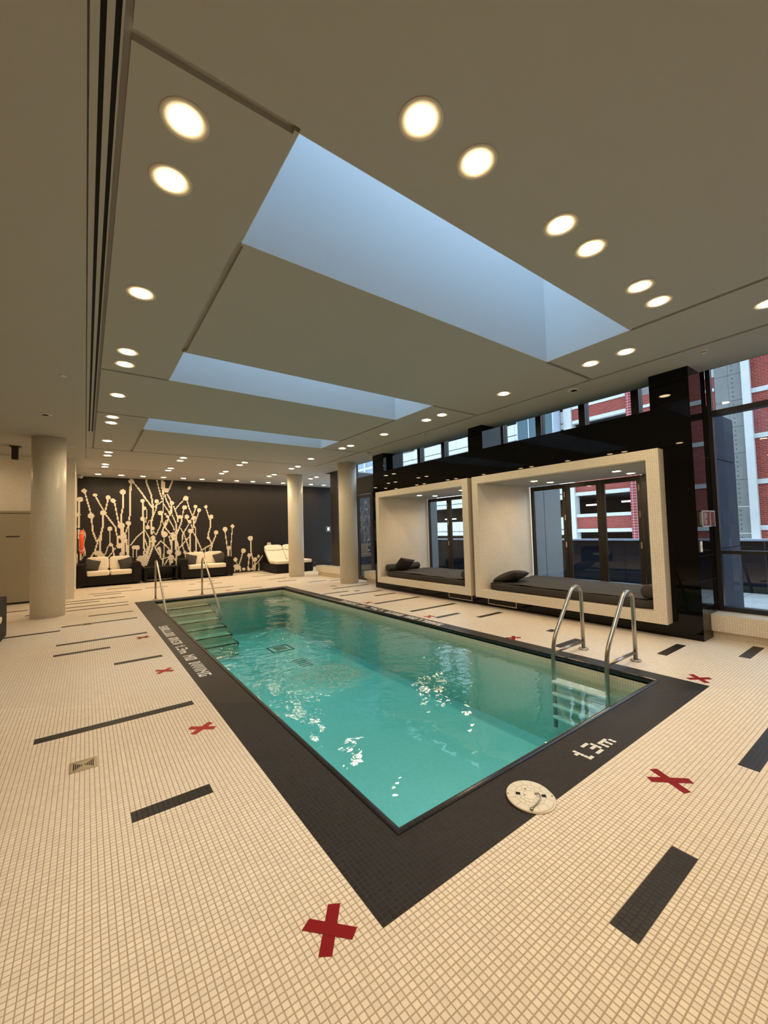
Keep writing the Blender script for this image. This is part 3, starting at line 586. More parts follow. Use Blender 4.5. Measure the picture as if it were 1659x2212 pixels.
# ================================================================== LAMPS
ORD = ['first','second','third','fourth','fifth','sixth','seventh','eighth','ninth','tenth','eleventh','twelfth','thirteenth','fourteenth','fifteenth','sixteenth','seventeenth']
b = MB(); b.lathe([(.112, 0), (.112, -.003), (.106, -.0045), (.073, -.003), (.072, 0)], 0, 0, 32); TRIM = b
b = MB(); b.lathe([(.072, 0), (.071, -.004), (.050, -.0075), (.025, -.009), (.002, -.0095)], 0, 0, 32); LENS = b
lamp_proto = None
lamp_lt = bpy.data.lights.new('bulb', 'AREA'); lamp_lt.shape = 'DISK'; lamp_lt.size = .14; lamp_lt.energy = LAMP_W; lamp_lt.color = LAMP_COLOR; lamp_lt.spread = math.radians(150)
wash_lt = lamp_lt.copy(); wash_lt.energy = LAMP_W*1.25; niche_lt = lamp_lt.copy(); niche_lt.energy = LAMP_W*.75
def lamp(x, y, z, label, group, lt, sc=1.0):
    global lamp_proto
    if lamp_proto is None:
        t = thing('downlight', label, 'ceiling lamp', group)
        obj('trim_ring', TRIM, M_trim, t); obj('lens', LENS, M_lens, t)
        lo = bpy.data.objects.new('bulb', lamp_lt); COL.objects.link(lo); lo.parent = t; lo.location = (0, 0, -.02); lamp_proto = t
    else:
        t = lamp_proto.copy(); COL.objects.link(t)
        for ch in lamp_proto.children:
            c = ch.copy(); COL.objects.link(c); c.parent = t
    for ch in t.children:
        if ch.type == 'LIGHT': ch.data = lt
    t.location = (x, y, z); t.scale = (sc, sc, sc); t['label'] = label; t['group'] = group
LEFT = [(.38,2.06),(.38,2.47),(.36,3.80),(.36,5.11),(.36,5.50),(.36,6.77),(.355,8.05),(.355,8.47),(.355,10.10)]
for k, (x, y) in enumerate(LEFT): lamp(x, y, ZC, '%s downlight from the near end, row beside the slot diffuser' % ORD[k], 'downlights in the left row', lamp_lt)
NEARR = [(1.32,1.405),(1.73,1.405),(2.56,1.40),(2.96,1.40),(3.79,1.405),(4.19,1.41)]
for k, (x, y) in enumerate(NEARR): lamp(x, y, ZC, '%s downlight from the left, row before the nearest skylight' % ORD[k], 'downlights before the nearest skylight', lamp_lt)
RIGHT = [(5.11,.84),(5.09,2.07),(5.08,2.48),(5.08,3.79),(5.07,5.10),(5.06,5.50),(5.04,6.79),(5.02,8.10),(5.0,8.45),(4.97,10.09)]
for k, (x, y) in enumerate(RIGHT): lamp(x, y, ZC, '%s downlight from the near end, row right of skylights' % ORD[k], 'downlights in the right row', lamp_lt)
for k, x in enumerate((.43, 2.03, 3.60, 5.20, 6.80)):
    for q, y in enumerate((11.45, 11.92, 13.38, 13.86)):
        if k == 4 and q < 2: continue
        lamp(x, y, ZC, '%s downlight back in the %s file from the left, beyond the skylights' % (ORD[q], ORD[k]), 'paired downlights beyond the last skylight', lamp_lt)
for k, x in enumerate((.31,.93,1.53,2.14,2.75,3.36,3.97,4.58,5.19,5.80,6.41,7.04,7.64,8.24)):
    lamp(x, 15.55, ZC, '%s wall-washing downlight from the left along the mural wall' % ORD[k], 'downlights along the mural wall', wash_lt)
for nm, pts in (('right', [(6.76,4.45),(7.26,4.43),(6.84,3.02),(7.36,3.02)]), ('left', [(6.68,7.60),(7.19,7.58),(6.71,6.22),(7.22,6.2)])):
    for k, (x, y) in enumerate(pts): lamp(x, y, 2.342, '%s niche downlight, %s' % (nm, ('far front','far back','near front','near back')[k]), 'downlights inside the daybed niches', niche_lt, .8)
# lamps of the parts of the room behind and to the left of the camera
for k, (x, y) in enumerate([(.38,.75),(.38,-.9),(2.7,-1.6),(5.1,-.5),(2.7,.0),(-1.6,1.0),(-3.2,3.0),(-3.2,6.5),(-3.0,10.2),(-1.6,-1.5),(-1.85,12.0),(-3.1,12.0)]):
    lamp(x, y, ZC, 'downlight outside the picture, %s of the unseen ones' % ORD[k], 'unseen downlights', lamp_lt)
# small ceiling fittings
def cap(x, y, r, lb, cat='ceiling fitting', drop=.012):
    t = thing('ceiling_cap', lb, cat, 'small round ceiling fittings')
    obj('cover', MB().lathe([(r, 0), (r, -drop*.6), (r*.8, -drop), (r*.2, -drop*1.1)], x, y, 24, cz=ZC), M_sprink, t)
    if r > .05:
        for q in range(3): obj('ring_groove', MB().lathe([(r*(.7-.2*q), -drop*1.02), (r*(.7-.2*q), -drop*1.12), (r*(.64-.2*q), -drop*1.12)], x, y, 24, cz=ZC), M_ceil, t)
cap(-.53, 8.4, .085, 'round white speaker cover in the ceiling before the left column'); cap(-.23, 6.28, .04, 'small round sprinkler cap in the left ceiling')
cap(5.85, 3.12, .085, 'round white speaker cover near the ceiling edge over the right niche'); cap(5.85, 8.56, .085, 'round white speaker cover near the ceiling edge over the left niche')
cap(-.25, 11.0, .04, 'small round sprinkler cap beside the left column top'); cap(5.71, 11.03, .04, 'small round sprinkler cap between the two far columns')
cap(4.6, 14.5, .04, 'small round sprinkler cap before the dark wall'); cap(2.6, 14.0, .04, 'small round sprinkler cap before the mural wall')
for (x, y, lb) in ((5.85, 1.54, 'pendent sprinkler head in the ceiling above the black pier'), (5.78, 6.36, 'pendent sprinkler head in the ceiling above the left niche')):
    t = thing('sprinkler', lb, 'sprinkler', 'pendent sprinklers'); obj('plate', MB().lathe([(.045, 0), (.04, -.008)], x, y, 20, cz=ZC), M_sprink, t); obj('head', MB().lathe([(.022, 0), (.022, -.02), (.03, -.026), (.03, -.03)], x, y, 16, cz=ZC-.008), M_sprink, t)
t = thing('projector', 'small black speaker hanging from the ceiling beside the left column', 'speaker')
obj('mount', MB().box(-1.31, -1.12, 11.52, 11.66, ZC-.02, ZC), M_blackmetal, t); bevel(obj('housing', MB().box(-1.275, -1.165, 11.52, 11.66, 3.22, ZC-.02), M_blackmetal, t), .008); obj('front_grille', MB().box(-1.265, -1.175, 11.512, 11.52, 3.24, 3.3), M_bronze, t)
t = thing('security_camera', 'white dome security camera at the left corner of the mural wall', 'camera')
obj('base', MB().lathe([(.06, 0), (.06, -.03), (.05, -.04)], -.12, 16.1, 24, cz=ZC), M_sprink, t); obj('dome', MB().lathe([(.045, 0), (.04, -.03), (.02, -.05), (.003, -.055)], -.12, 16.1, 24, cz=ZC-.04), M_sprink, t)
obj('lamp_arm', MB().box(-.2, -.16, 16.0, 16.2, ZC-.08, ZC-.03), M_sprink, t)
# ================================================================== POOL FITTINGS
def ladder_rail(y, xb, dx, nm, lb):
    t = thing('grab_rail', lb, 'handrail', 'stainless grab rails of the near ladder')
    pts = rnd([(xb, y, .004), (xb, y, .75), (xb-.185, y, .775), (xb-.625, y, .235), (xb-.655, y, .02), (xb-.655, y, -.72)], .125, 10)
    obj('rail', MB().tube(pts, .0215, 14), M_steel, t)
    obj('cross_bar', MB().tube([(xb, y, .092), (xb-.655, y, .092)], .017, 12), M_steel, t)
    obj('deck_flange', MB().lathe([(.054, 0), (.056, .006), (.050, .016), (.030, .020)], xb, y, 24), M_steel, t)
ladder_rail(2.63, 4.865, 0, 1, 'left steel grab rail of the ladder at the near right of the pool')
ladder_rail(2.05, 4.865, 0, 2, 'right steel grab rail of the ladder at the near right of the pool')
t = thing('ladder_treads', 'four white ladder treads under water between the two near grab rails', 'ladder')
for k in range(4): bevel(obj('tread', MB().box(4.15, 4.29, 2.05, 2.63, -.235-.125*k, -.205-.125*k), M_treadplastic, t), .008)
def far_rail(x, lb):
    t = thing('grab_rail', lb, 'handrail', 'stainless grab rails of the far steps')
    pts = rnd([(x, 11.18, .004), (x, 11.18, .90), (x, 10.97, .93), (x, 9.50, -.16), (x, 9.36, -.34)], .13, 10)
    obj('rail', MB().tube(pts, .021, 14), M_steel, t)
    obj('deck_flange', MB().lathe([(.054, 0), (.056, .006), (.050, .016), (.030, .020)], x, 11.18, 24), M_steel, t)
far_rail(1.36, 'left steel grab rail of the steps at the far left of the pool'); far_rail(2.40, 'right steel grab rail of the steps at the far left of the pool')
# skimmer lid lying half off its ring
t = thing('skimmer_lid', 'round cream skimmer lid with finger holes on the near charcoal border', 'lid')
lx, ly = 1.985, 1.418
obj('seat_ring', MB().lathe([(.128, .001), (.130, .006), (.118, .008), (.116, .002)], lx+.006, ly-.004, 48), M_plastic, t)
tl_ = Matrix.Rotation(math.radians(2.5), 3, 'X') @ Matrix.Rotation(math.radians(-2), 3, 'Y')
db = MB(); db.lathe([(.121, .006), (.125, .010), (.125, .016), (.121, .020), (.002, .0205)], 0, 0, 48); db.v = [tuple(tl_ @ Vector(v)+Vector((lx, ly, 0))) for v in db.v]
obj('lid_disc', db, M_plastic, t)
def onlid(b): b.v = [tuple(tl_ @ Vector(v)+Vector((lx, ly, 0))) for v in b.v]; return b
M_seam = mat('lid_seam', (.42, .36, .26, 1), .7)
db = MB()
for r_ in (.034, .056, .080):
    n = 40
    for k in range(n):
        a0, a1 = 2*math.pi*k/n, 2*math.pi*(k+1)/n; ro = r_+.0014
        db.quad((r_*math.cos(a0), r_*math.sin(a0), .0212), (r_*math.cos(a1), r_*math.sin(a1), .0212), (ro*math.cos(a1), ro*math.sin(a1), .0212), (ro*math.cos(a0), ro*math.sin(a0), .0212))
for r1, r2, n, ph in ((.034, .056, 12, 0), (.056, .080, 12, .26), (.080, .120, 12, 0)):
    for k in range(n):
        a = 2*math.pi*k/n+ph; dx, dy = math.cos(a), math.sin(a); nx, ny = -dy*.0007, dx*.0007
        db.quad((dx*r1-nx, dy*r1-ny, .0212), (dx*r2-nx, dy*r2-ny, .0212), (dx*r2+nx, dy*r2+ny, .0212), (dx*r1+nx, dy*r1+ny, .0212))
obj('seam_lines', onlid(db), M_seam, t)
for (x, y) in ((-.040, .048), (.052, -.052)):
    for nm_, s_, z_, mt_ in (('hole_rim', .017, .0214, M_white), ('finger_hole', .0125, .0218, M_blackhole)):
        db = MB(); a = math.atan2(y, x); cs, sn = math.cos(a), math.sin(a)
        q = [(x+cs*u-sn*v, y+sn*u+cs*v, z_) for u, v in ((-s_, -s_*.8), (s_, -s_*.95), (s_, s_*.95), (-s_, s_*.8))]; db.quad(*q); obj(nm_, onlid(db), mt_, t)
db = MB().tube(rnd([(.028, -.012, .024), (.035, -.035, .034), (.010, -.062, .034), (-.085, -.070, .026)], .03), .0035, 8); obj('wire_handle', onlid(db), M_steel, t)
obj('handle_clip', onlid(MB().lathe([(.010, .021), (.009, .030), (.003, .031)], -.088, -.070, 12)), M_grille, t)
for (x, y) in ((-.082, .083), (.086, -.080), (-.020, .018), (.02, .045)): obj('screw', onlid(MB().lathe([(.004, .0205), (.003, .0222)], x, y, 8)), M_bronze, t)
# square floor drain
t = thing('floor_drain', 'rectangular metal floor drain with bow-tie grille on the left deck', 'drain')
x0, x1, y0, y1 = -.080, .073, 3.36, 3.515
fr = MB(); w_ = .014; fr.box(x0, x1, y0, y0+w_, 0, .004); fr.box(x0, x1, y1-w_, y1, 0, .004); fr.box(x0, x0+w_, y0+w_, y1-w_, 0, .004); fr.box(x1-w_, x1, y0+w_, y1-w_, 0, .004)
obj('drain_frame', fr, M_grille, t); obj('drain_plate', MB().box(x0+w_+.002, x1-w_-.002, y0+w_+.002, y1-w_-.002, 0, .0035), M_grille, t)
xm, ym = (x0+x1)/2, (y0+y1)/2
for s_ in (-1, 1):
    for k in range(5):
        xx = xm+s_*(.052-.0105*k); hh = .050-.0105*k
        obj('grille_slot', MB().box(xx-.003, xx+.003, ym-hh, ym+hh, .003, .0042), M_blackhole, t)
for k, (x, y) in enumerate(((.03, 8.93), (.55, 12.33))):
    t = thing('floor_drain', ('rectangular floor drain on a strip line of the left deck near the column', 'rectangular floor drain on the deck by the far left pool corner')[k], 'drain')
    obj('drain_frame', MB().box(x-.08, x+.08, y-.08, y+.08, 0, .003), M_grille, t); obj('drain_grille', MB().box(x-.055, x+.055, y-.055, y+.055, .002, .0038), M_blackmetal, t)
# red tape crosses
CR = [(.752, 1.443, 'bright red tape cross nearest the camera at the pool corner', M_red, 52, 132, .20), (2.75, 1.013, 'bright red tape cross in front of the white depth marking', M_red, 64, 137, .235),
 (4.745, 1.445, 'dark red tape cross at the right corner of the pool border', M_red, 50, 142, .22), (4.675, 3.494, 'small red tape cross between pool and right niche ladder side', M_red, 35, 145, .2),
 (4.773, 5.27, 'red tape cross by the end of a dark strip before the gap between niches', M_redfaded, 42, 140, .2), (4.767, 7.15, 'faint red tape cross on the deck before the left niche', M_redfaded, 42, 140, .2),
 (.741, 3.48, 'worn red tape cross on the left deck beside the long dark strip', M_redfaded, 38, 142, .2), (.718, 5.209, 'worn red tape cross on the left deck by the NO DIVING lettering', M_redfaded, 40, 140, .2),
 (.701, 7.129, 'small dark red tape cross on the left deck by the pool steps', M_red, 40, 140, .18), (3.12, 11.46, 'faint red tape cross behind the far pool edge', M_redfaded, 40, 140, .18)]
for k, (x, y, lb, mt_, a1, a2, L) in enumerate(CR):
    t = thing('tape_cross', lb, 'tape mark', loc=(x, y, 0))
    for q, a in enumerate((a1, a2)):
        a = math.radians(a); cs, sn = math.cos(a), math.sin(a); b = MB(); z = .0016+.0006*q; hw = .0245
        rg = random.Random(k*3+q); c = [(-L/2, -hw), (L/2+rg.uniform(-.01,.01), -hw), (L/2+rg.uniform(-.012,.006), hw), (-L/2+rg.uniform(-.01,.01), hw)]
        p = [(cs*u-sn*v, sn*u+cs*v) for u, v in c]
        b.add([(u, v, z) for u, v in p]+[(u, v, z+.0005) for u, v in p], [(3,2,1,0),(4,5,6,7),(0,1,5,4),(1,2,6,5),(2,3,7,6),(3,0,4,7)], 0, False)
        obj('tape_strip', b, mt_, t)
# ================================================================== NICHE BEDDING
def mattress(y0, y1, lb, sd):
    b = MB().superbox((6.90, (y0+y1)/2, .328+.064), (1.46, y1-y0, .130), .16, 30, wrinkle=.003, seed=sd)
    obj('daybed_mattress', b, M_charcoal, label=lb, cat='mattress', group='charcoal daybed mattresses')
mattress(2.33, 5.17, 'long charcoal mattress filling the right niche', 1); mattress(5.65, 8.44, 'charcoal mattress filling the left niche', 4)
# loose creased cover sheet on the right mattress
def cover(x0, x1, y0, y1, z, lb, sd):
    rg = random.Random(sd); n, mm = 50, 34; V = []; F = []
    fo = [(rg.uniform(-1, 1)*.35, rg.uniform(y0, y1), rg.uniform(x0, x1), rg.uniform(.012, .03), rg.uniform(.02, .05)) for _ in range(16)]
    for i in range(n+1):
        for j in range(mm+1):
            u, v = i/n, j/mm; y = y0+(y1-y0)*u; x = x0+(x1-x0)*v; h = 0
            for sl, yy, xx, am, wd in fo:
                d = (x-xx)-(y-yy)*sl*.5; fall = math.exp(-((y-yy)/.8)**2); h += am*.55*math.exp(-(d/wd)**2)*fall
            V.append((x, y, z+h+.004*math.sin(y*9+x*5)))
    for i in range(n):
        for j in range(mm): a = i*(mm+1)+j; F.append((a, a+1, a+mm+2, a+mm+1))
    o = obj('bed_cover', MB().add(V, F), M_charcoal, label=lb, cat='cover'); s_ = o.modifiers.new('thick', 'SOLIDIFY'); s_.thickness = .006; s_.offset = 1
cover(6.19, 7.6, 2.42, 5.05, .459, 'creased charcoal cloth spread over the right mattress', 3)
cover(6.19, 7.6, 5.78, 8.30, .459, 'lightly creased charcoal cloth over the left mattress', 9)
def bolster(x0, x1, y, z, r, lb):
    L = x1-x0; t = thing('bolster', lb, 'bolster cushion', 'charcoal bolster cushions')
    obj('cushion_body', MB().lathe([(.01, 0), (r*.8, .004), (r*.96, .02), (r, .05), (r, L-.05), (r*.96, L-.02), (r*.8, L-.004), (.01, L)], x0, y, 28, axis='x', cz=z), M_charcoal, t)
    for h in (.018, L-.018): obj('piping', MB().lathe([(r*.955, h-.004), (r*.99, h), (r*.955, h+.004)], x0, y, 28, axis='x', cz=z), M_charcoal, t)
bolster(6.16, 7.22, 8.34, .548, .088, 'charcoal bolster lying across the far end of the left mattress'); bolster(6.18, 7.2, 5.76, .556, .09, 'charcoal bolster at the near end of the left mattress')
bolster(6.22, 7.2, 2.43, .556, .092, 'charcoal bolster at the near end of the right mattress')
def pillow(nm, c, size, rx, ry, rz, mt, lb, grp=None, e=.42):
    R_ = Matrix.Rotation(math.radians(rz), 3, 'Z') @ Matrix.Rotation(math.radians(ry), 3, 'Y') @ Matrix.Rotation(math.radians(rx), 3, 'X')
    b = MB(); n = 18; V = []; F = []; w_, d_, h_ = size
    for s_ in (1, -1):
        for i in range(n+1):
            for j in range(n+1):
                u, v = i/n*2-1, j/n*2-1; th = (max(0, (1-u*u)*(1-v*v)))**.38; pin = 1-.07*(1-abs(v))*abs(u)**3; pin2 = 1-.07*(1-abs(u))*abs(v)**3
                q = R_ @ Vector((u*w_/2*pin, v*d_/2*pin2, s_*th*h_/2)); V.append(q+Vector(c))
    N1_ = (n+1)**2
    for s_ in (0, 1):
        for i in range(n):
            for j in range(n):
                a = s_*N1_+i*(n+1)+j; q = (a, a+n+1, a+n+2, a+1); F.append(q if s_ == 0 else q[::-1])
    b.add(V, F); return obj(nm, b, mt, label=lb, cat='pillow', group=grp)
pillow('throw_pillow', (6.52, 8.13, .60), (.52, .46, .15), -48, 10, 8, M_charcoal, 'square charcoal pillow leaning on the bolster in the left niche')
pillow('throw_pillow', (6.50, 4.86, .555), (.50, .52, .19), -22, 6, 4, M_charcoal, 'charcoal pillow lying at the far end of the right niche')
# ================================================================== FAR FURNITURE
def sofa(x0, x1, y0, y1, lb):
    t = thing('wicker_sofa', lb, 'sofa', 'dark wicker two-seat sofas')
    bevel(obj('base', MB().box(x0+.21, x1-.21, y0+.03, y1, .05, .34), M_wicker, t), .01)
    for a, c in ((x0, x0+.22), (x1-.22, x1)): bevel(obj('armrest', MB().box(a, c, y0, y1, .05, .70), M_wicker, t), .02)
    bevel(obj('backrest', MB().box(x0+.22, x1-.22, y1-.14, y1, .34, .74), M_wicker, t), .02)
    for x in (x0+.06, x1-.06):
        for y in (y0+.06, y1-.06): obj('foot', MB().box(x-.04, x+.04, y-.03, y+.03, 0, .05), M_blackmetal, t)
    xm = (x0+x1)/2
    for a, c in ((x0+.225, xm), (xm, x1-.225)):
        obj('seat_cushion', MB().superbox(((a+c)/2, y0+.33, .405), (c-a-.01, .64, .15), .22, 14), M_cushion, t)
        obj('back_cushion', MB().superbox(((a+c)/2, y1-.24, .68), (c-a-.01, .17, .44), .35, 14, rot=Matrix.Rotation(math.radians(-10), 3, 'X')), M_cushion, t)
sofa(-.205, 1.455, 15.40, 16.25, 'dark wicker sofa with cream cushions at the left end of the mural wall'); sofa(2.64, 4.37, 15.35, 16.2, 'dark wicker sofa with cream cushions right of the low wicker table')
for x, a, lb in ((.17, 8, 'dark pillow at the left end of the left sofa'), (1.08, -8, 'dark pillow at the right end of the left sofa')): pillow('throw_pillow', (x, 15.82, .64), (.40, .40, .16), 70, a*2, a, M_charcoal, lb, 'dark pillows on the wicker sofas')
for x, a, lb in ((3.02, 8, 'dark pillow at the left end of the right sofa'), (4.0, -8, 'dark pillow at the right end of the right sofa')): pillow('throw_pillow', (x, 15.78, .64), (.40, .40, .16), 70, a*2, a, M_charcoal, lb, 'dark pillows on the wicker sofas')
t = thing('coffee_table', 'low dark wicker table with open shelf between the two sofas', 'table')
bevel(obj('tabletop', MB().box(1.54, 2.58, 15.45, 16.1, .44, .485), M_wicker, t), .006); obj('shelf', MB().box(1.60, 2.52, 15.5, 16.05, .08, .11), M_wicker, t)
for x in (1.56, 2.48):
    for y in (15.47, 16.0): obj('leg', MB().box(x, x+.08, y, y+.08, 0, .44), M_wicker, t)
t = thing('double_chaise', 'double dark wicker chaise with cream pads behind the far column', 'lounger')
bevel(obj('base', MB().box(5.70, 7.20, 14.60, 16.15, .03, .34), M_wicker, t), .015)
for k, (a, c) in enumerate(((5.72, 6.44), (6.46, 7.18))):
    obj('seat_pad', MB().superbox(((a+c)/2, 15.0, .40), (c-a, .80, .13), .22, 14), M_cushion, t)
    obj('back_pad', MB().superbox(((a+c)/2-.06*0, 15.66, .66), (c-a, .80, .13), .25, 14, rot=Matrix.Rotation(math.radians(42), 3, 'X')), M_cushion, t)
    obj('head_roll', MB().superbox(((a+c)/2, 15.86, .90), (c-a, .30, .15), .45, 14, rot=Matrix.Rotation(math.radians(48), 3, 'X')), M_cushion, t)
for x in (5.72, 7.1): obj('foot', MB().box(x, x+.08, 14.62, 14.7, 0, .04), M_blackmetal, t)
t = thing('wicker_chair', 'dark wicker lounge seat with cream cushion cut by the left picture edge', 'chair')
bevel(obj('armrest', MB().box(-1.30, -1.005, 8.05, 8.85, .0, .62), M_wicker, t), .012); bevel(obj('base', MB().box(-2.0, -1.3, 8.05, 8.85, .0, .33), M_wicker, t), .012)
obj('seat_cushion', MB().superbox((-1.42, 8.22, .33), (.86, .46, .17), .5, 14), M_cushion, t)
# life ring and rope on the side wall
t = thing('life_ring', 'orange life ring with white rope hanging by the mural wall', 'life ring', loc=(-.09, 15.0, 1.40))
b = MB(); V = []; F = []; n, mm = 36, 12
for i in range(n):
    a = 2*math.pi*i/n
    for j in range(mm):
        q = 2*math.pi*j/mm; rr = .285+.075*math.cos(q); V.append((.055*math.sin(q), rr*math.cos(a), rr*math.sin(a)))
for i in range(n):
    for j in range(mm): i2, j2 = (i+1) % n, (j+1) % mm; F.append((i*mm+j, i2*mm+j, i2*mm+j2, i*mm+j2))
obj('ring', MB().add(V, F), M_orange, t)
for k in range(4):
    a = math.radians(45+90*k); b = MB(); pts = [(.062*math.cos(q)*1.05*0+.060*math.sin(q), (.285+.08*math.cos(q))*math.cos(a), (.285+.08*math.cos(q))*math.sin(a)) for q in [2*math.pi*v/12 for v in range(13)]]
    obj('white_band', MB().tube(pts, .012, 6), M_rope, t)
pts = [(.04+.03*math.sin(k*1.3), .18*math.sin(k*.9)+.05, .38-.11*k) for k in range(9)]; obj('rope', MB().tube(rnd(pts, .05, 3), .010, 6), M_rope, t)
pts = [(.07+.02*math.sin(k), .12*math.cos(k*1.7)+.12, .30-.08*k) for k in range(10)]; obj('rope', MB().tube(rnd(pts, .05, 3), .010, 6), M_rope, t)
obj('wall_hook', MB().box(-.125, .03, -.02, .02, .37, .41), M_blackmetal, t)
# wall devices
t = thing('emergency_station', 'clear boxed emergency pull station on the side of the black wall', 'alarm')
M_clear = glass('clear_cover', (.8, .82, .84), .06)
yv = WY0-.002; b = MB(); b.box(6.24, 6.72, yv-.055, yv-.050, 1.435, 1.64); b.box(6.24, 6.245, yv-.05, yv, 1.435, 1.64); b.box(6.715, 6.72, yv-.05, yv, 1.435, 1.64); b.box(6.24, 6.72, yv-.05, yv, 1.635, 1.64); b.box(6.24, 6.72, yv-.05, yv, 1.435, 1.44)
obj('clear_cover', b, M_clear, t); obj('back_box', MB().box(6.30, 6.56, yv-.012, yv, 1.45, 1.625), M_grille, t)
obj('handset', MB().superbox((6.44, yv-.03, 1.54), (.085, .03, .15), .5, 12), M_treadplastic, t); obj('button', MB().lathe([(.018, 0), (.015, -.008)], 6.44, yv-.045, 16, axis='y', cz=1.535), M_blackmetal, t)
bf = MB(); 
for a in ((6.24, 6.252, 1.435, 1.64), (6.53, 6.545, 1.435, 1.64), (6.708, 6.72, 1.435, 1.64)): bf.box(a[0], a[1], yv-.058, yv-.05, a[2], a[3])
bf.box(6.24, 6.72, yv-.058, yv-.05, 1.628, 1.642); bf.box(6.24, 6.55, yv-.058, yv-.05, 1.433, 1.447); obj('cover_frame', bf, mat('clear_rim', (.45,.47,.48,1), .2), t)
t = thing('wall_switch', 'small white switch plate on the black wall side below the pull station', 'switch')
bevel(obj('plate', MB().box(6.285, 6.345, yv-.010, yv, 1.115, 1.25), M_treadplastic, t), .003); obj('rocker', MB().box(6.303, 6.327, yv-.014, yv-.010, 1.16, 1.205), M_sprink, t)
t = thing('thermostat', 'small lit square control plate at the right end of the dark wall', 'thermostat')
obj('plate', MB().box(8.71, 8.93, YF-.014, YF-.002, 1.52, 1.74), M_blackmetal, t); obj('plate_rim', MB().box(8.70, 8.94, YF-.008, YF-.002, 1.51, 1.75), M_sprink, t); obj('display', MB().box(8.77, 8.87, YF-.018, YF-.014, 1.56, 1.70), mat('lit_display', (1,1,1,1), .5, emit=(1,.97,.9), es=1.4), t)
# ================================================================== OUTSIDE
te = obj('terrace', MB().box(XG+.14, 30, -30, 12.3, -.6, .06), M_garage, label='outdoor terrace slab beyond the windows', cat='terrace')
for i in range(6):
    for j in range(20):
        x0 = 7.0+i*.56; y0 = -2.6+j*.60
        if y0+.6 > WY0-.1 and x0 < XG+.13 : continue
        obj('paver', MB().box(x0+.006, x0+.554, y0+.006, y0+.594, .06, .10), M_paver, te)
t = thing('terrace_parapet', 'dark terrace parapet with pale flat cap outside the windows', 'parapet')
for k in range(16): obj('parapet_panel', MB().box(10.40, 10.46, -8+k*1.25+.008, -8+(k+1)*1.25-.008, .061, 1.10), M_parapet, t)
obj('parapet_cap', MB().box(10.34, 10.56, -8, 12, 1.101, 1.14), M_cap, t)
t = thing('screen_wall', 'grey panel screen wall outside the right niche doors', 'screen', 'grey screens on the terrace')
for k in range(2): obj('screen_panel', MB().box(7.92+k*.70, 8.60+k*.70, 5.43, 5.50, .06, 3.0), M_screen, t)
t = thing('screen_wall', 'short grey screen wall outside the left niche doors', 'screen', 'grey screens on the terrace')
obj('screen_panel', MB().box(7.92, 8.25, 8.64, 8.71, .06, 3.0), M_screen, t)
# parking garage with brick and concrete, 25 m away
XF = 32.0
g_ = thing('parking_garage', 'red brick and concrete parking garage across the street', 'building')
for k in range(-1, 4):
    z = .92+2.92*k
    obj('concrete_band', MB().box(XF-.12, XF+.3, 13.1, 17.4, z, z+.27), M_conc, g_); obj('brick_spandrel', MB().box(XF-.05, XF+.3, 13.1, 17.4, z+.27, z+1.20), M_brick, g_)
    obj('concrete_band', MB().box(XF-.12, XF+.3, 13.1, 17.4, z+1.20, z+1.45), M_conc, g_)
    obj('deck_slab', MB().box(XF+.3, XF+8, 13.1, 42.3, z-.05, z+.5), M_garage, g_)
    obj('brick_panel', MB().box(XF-.05, XF+.3, 8.0, 12.58, z+.27-2, z+.92), M_brick, g_) ; obj('concrete_band', MB().box(XF-.12, XF+.3, 8.0, 12.58, z, z+.2), M_conc, g_)
    for q in range(10):
        y0 = 17.97+2.44*q; obj('concrete_spandrel', MB().box(XF-.05, XF+.3, y0+.015, y0+2.425, z-.19, z+1.26), M_conc, g_); obj('spandrel_line', MB().box(XF-.08, XF-.05, y0+.015, y0+2.425, z+.22, z+.27), M_garage, g_)
for y in (27.2, 37.0): obj('concrete_column', MB().box(XF+.35, XF+.8, y, y+.5, -1, 12.4), M_conc, g_)
M_teal = mat('teal_stair_glass', (.03, .07, .09, 1), .15)
for q in range(3): obj('stair_glazing', MB().box(XF-1.2, XF-.2, 18.35+1.12*q, 19.40+1.12*q, 7.0, 12.4), M_teal, g_)
for q in range(4): obj('stair_mullion', MB().box(XF-1.25, XF-.15, 18.27+1.13*q, 18.34+1.13*q, 7.0, 12.4), M_cap, g_)
obj('concrete_column', MB().box(XF-.25, XF+.5, 17.30, 17.95, -1, 12.4), M_conc, g_); obj('brick_pier', MB().box(XF-.22, XF+.5, 12.58, 13.16, -3, 12.4), M_brickpier, g_)
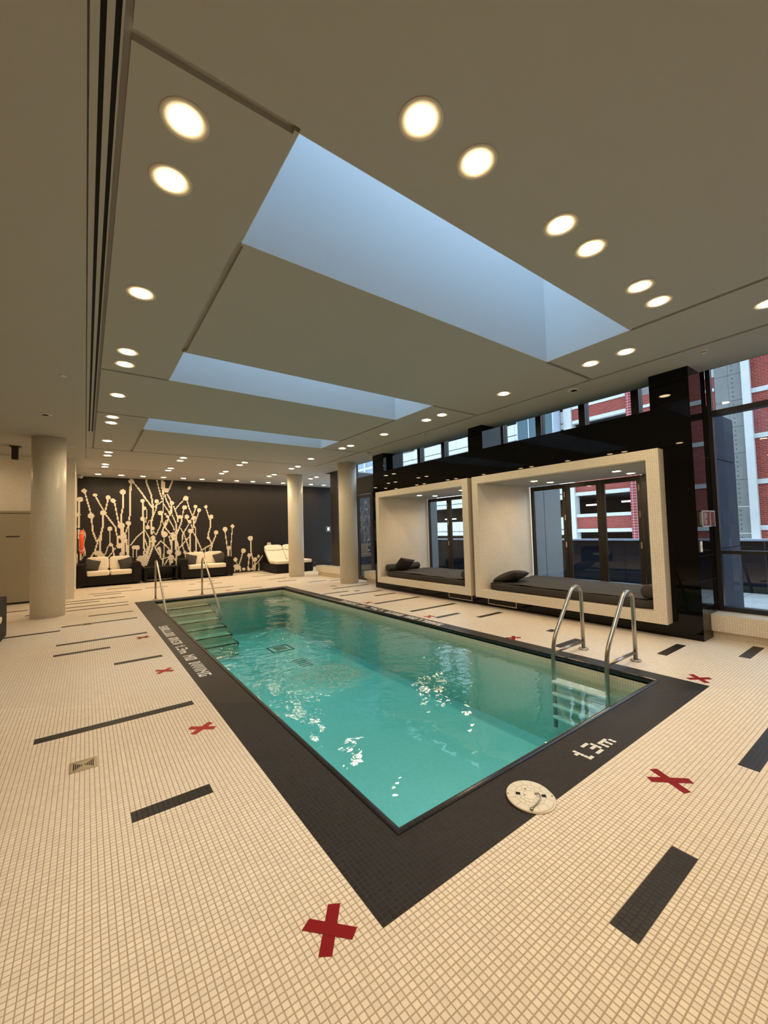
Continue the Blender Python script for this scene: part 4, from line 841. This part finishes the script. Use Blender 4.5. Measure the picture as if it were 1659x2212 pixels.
obj('interior', MB().box(XF+8, XF+8.3, 12, 43, -3, 12.4), M_garage, g_)
for k in range(9):
    for q in range(2): obj('shaft_panel', MB().box(XF-.1, XF+.3, 6.64+.66*q, 7.29+.68*q, -2.5+1.62*k, -.9+1.62*k), M_concgrey, g_)
for k in range(9):
    z = -2.5+1.62*k
    for q in range(5):
        b = MB(); b.lathe([(.028, 0), (.028, -.02)], XF-.1, 7.1, 6, axis='x', cz=z+.25+.28*q); obj('tie_hole', b, M_garage, g_)
obj('concrete_pilaster', MB().box(XF-.35, XF+.3, 6.24, 6.62, -3, 12.4), M_conc, g_)
for k in range(-1, 4):
    z = 1.06+2.71*k; obj('concrete_band', MB().box(XF-.14, XF+.3, -14, 6.24, z-.14, z+.14), M_conc, g_); obj('brick_panel', MB().box(XF-.05, XF+.3, -14, 6.24, z+.14, z+2.57), M_brick, g_)
obj('roof_parapet', MB().box(XF-.2, XF+9, -14, 43, 11.8, 12.5), M_conc, g_)
LBT = {16.15: 'right of the pale concrete column', 13.5: 'left of the tiled brick pier', 31.9: 'left one seen through the left niche', 29.2: 'right one seen through the left niche', 36.0: 'farthest left, behind the pale spandrels'}
for (y0, y1, z) in ((16.15, 17.15, 3.05), (13.5, 14.4, 3.15), (31.9, 33.5, 2.50), (29.2, 30.8, 2.80), (36.0, 37.2, 2.6)):
    obj('garage_lamp', MB().box(XF+1.2, XF+1.4, y0, y1, z, z+.12), M_tube, label='lit tube lamp inside the garage, %s' % LBT[y0], cat='lamp', group='tube lamps in the garage')
# pale tower seen through the far glass door
t = thing('glass_tower', 'blue-grey building with white grid seen through the far glass door', 'building')
obj('facade', MB().box(31, 32, 43, 80, -2, 24), mat('blue_grey_facade', (.24, .31, .38, 1), .8, spec=.1), t)
for k in range(9): obj('vertical_fin', MB().box(30.8, 31, 43.5+k*2.6, 43.8+k*2.6, -2, 24), M_conc, t)
for k in range(7): obj('floor_band', MB().box(30.85, 31, 43, 80, .5+k*3.1, .8+k*3.1), M_conc, t)
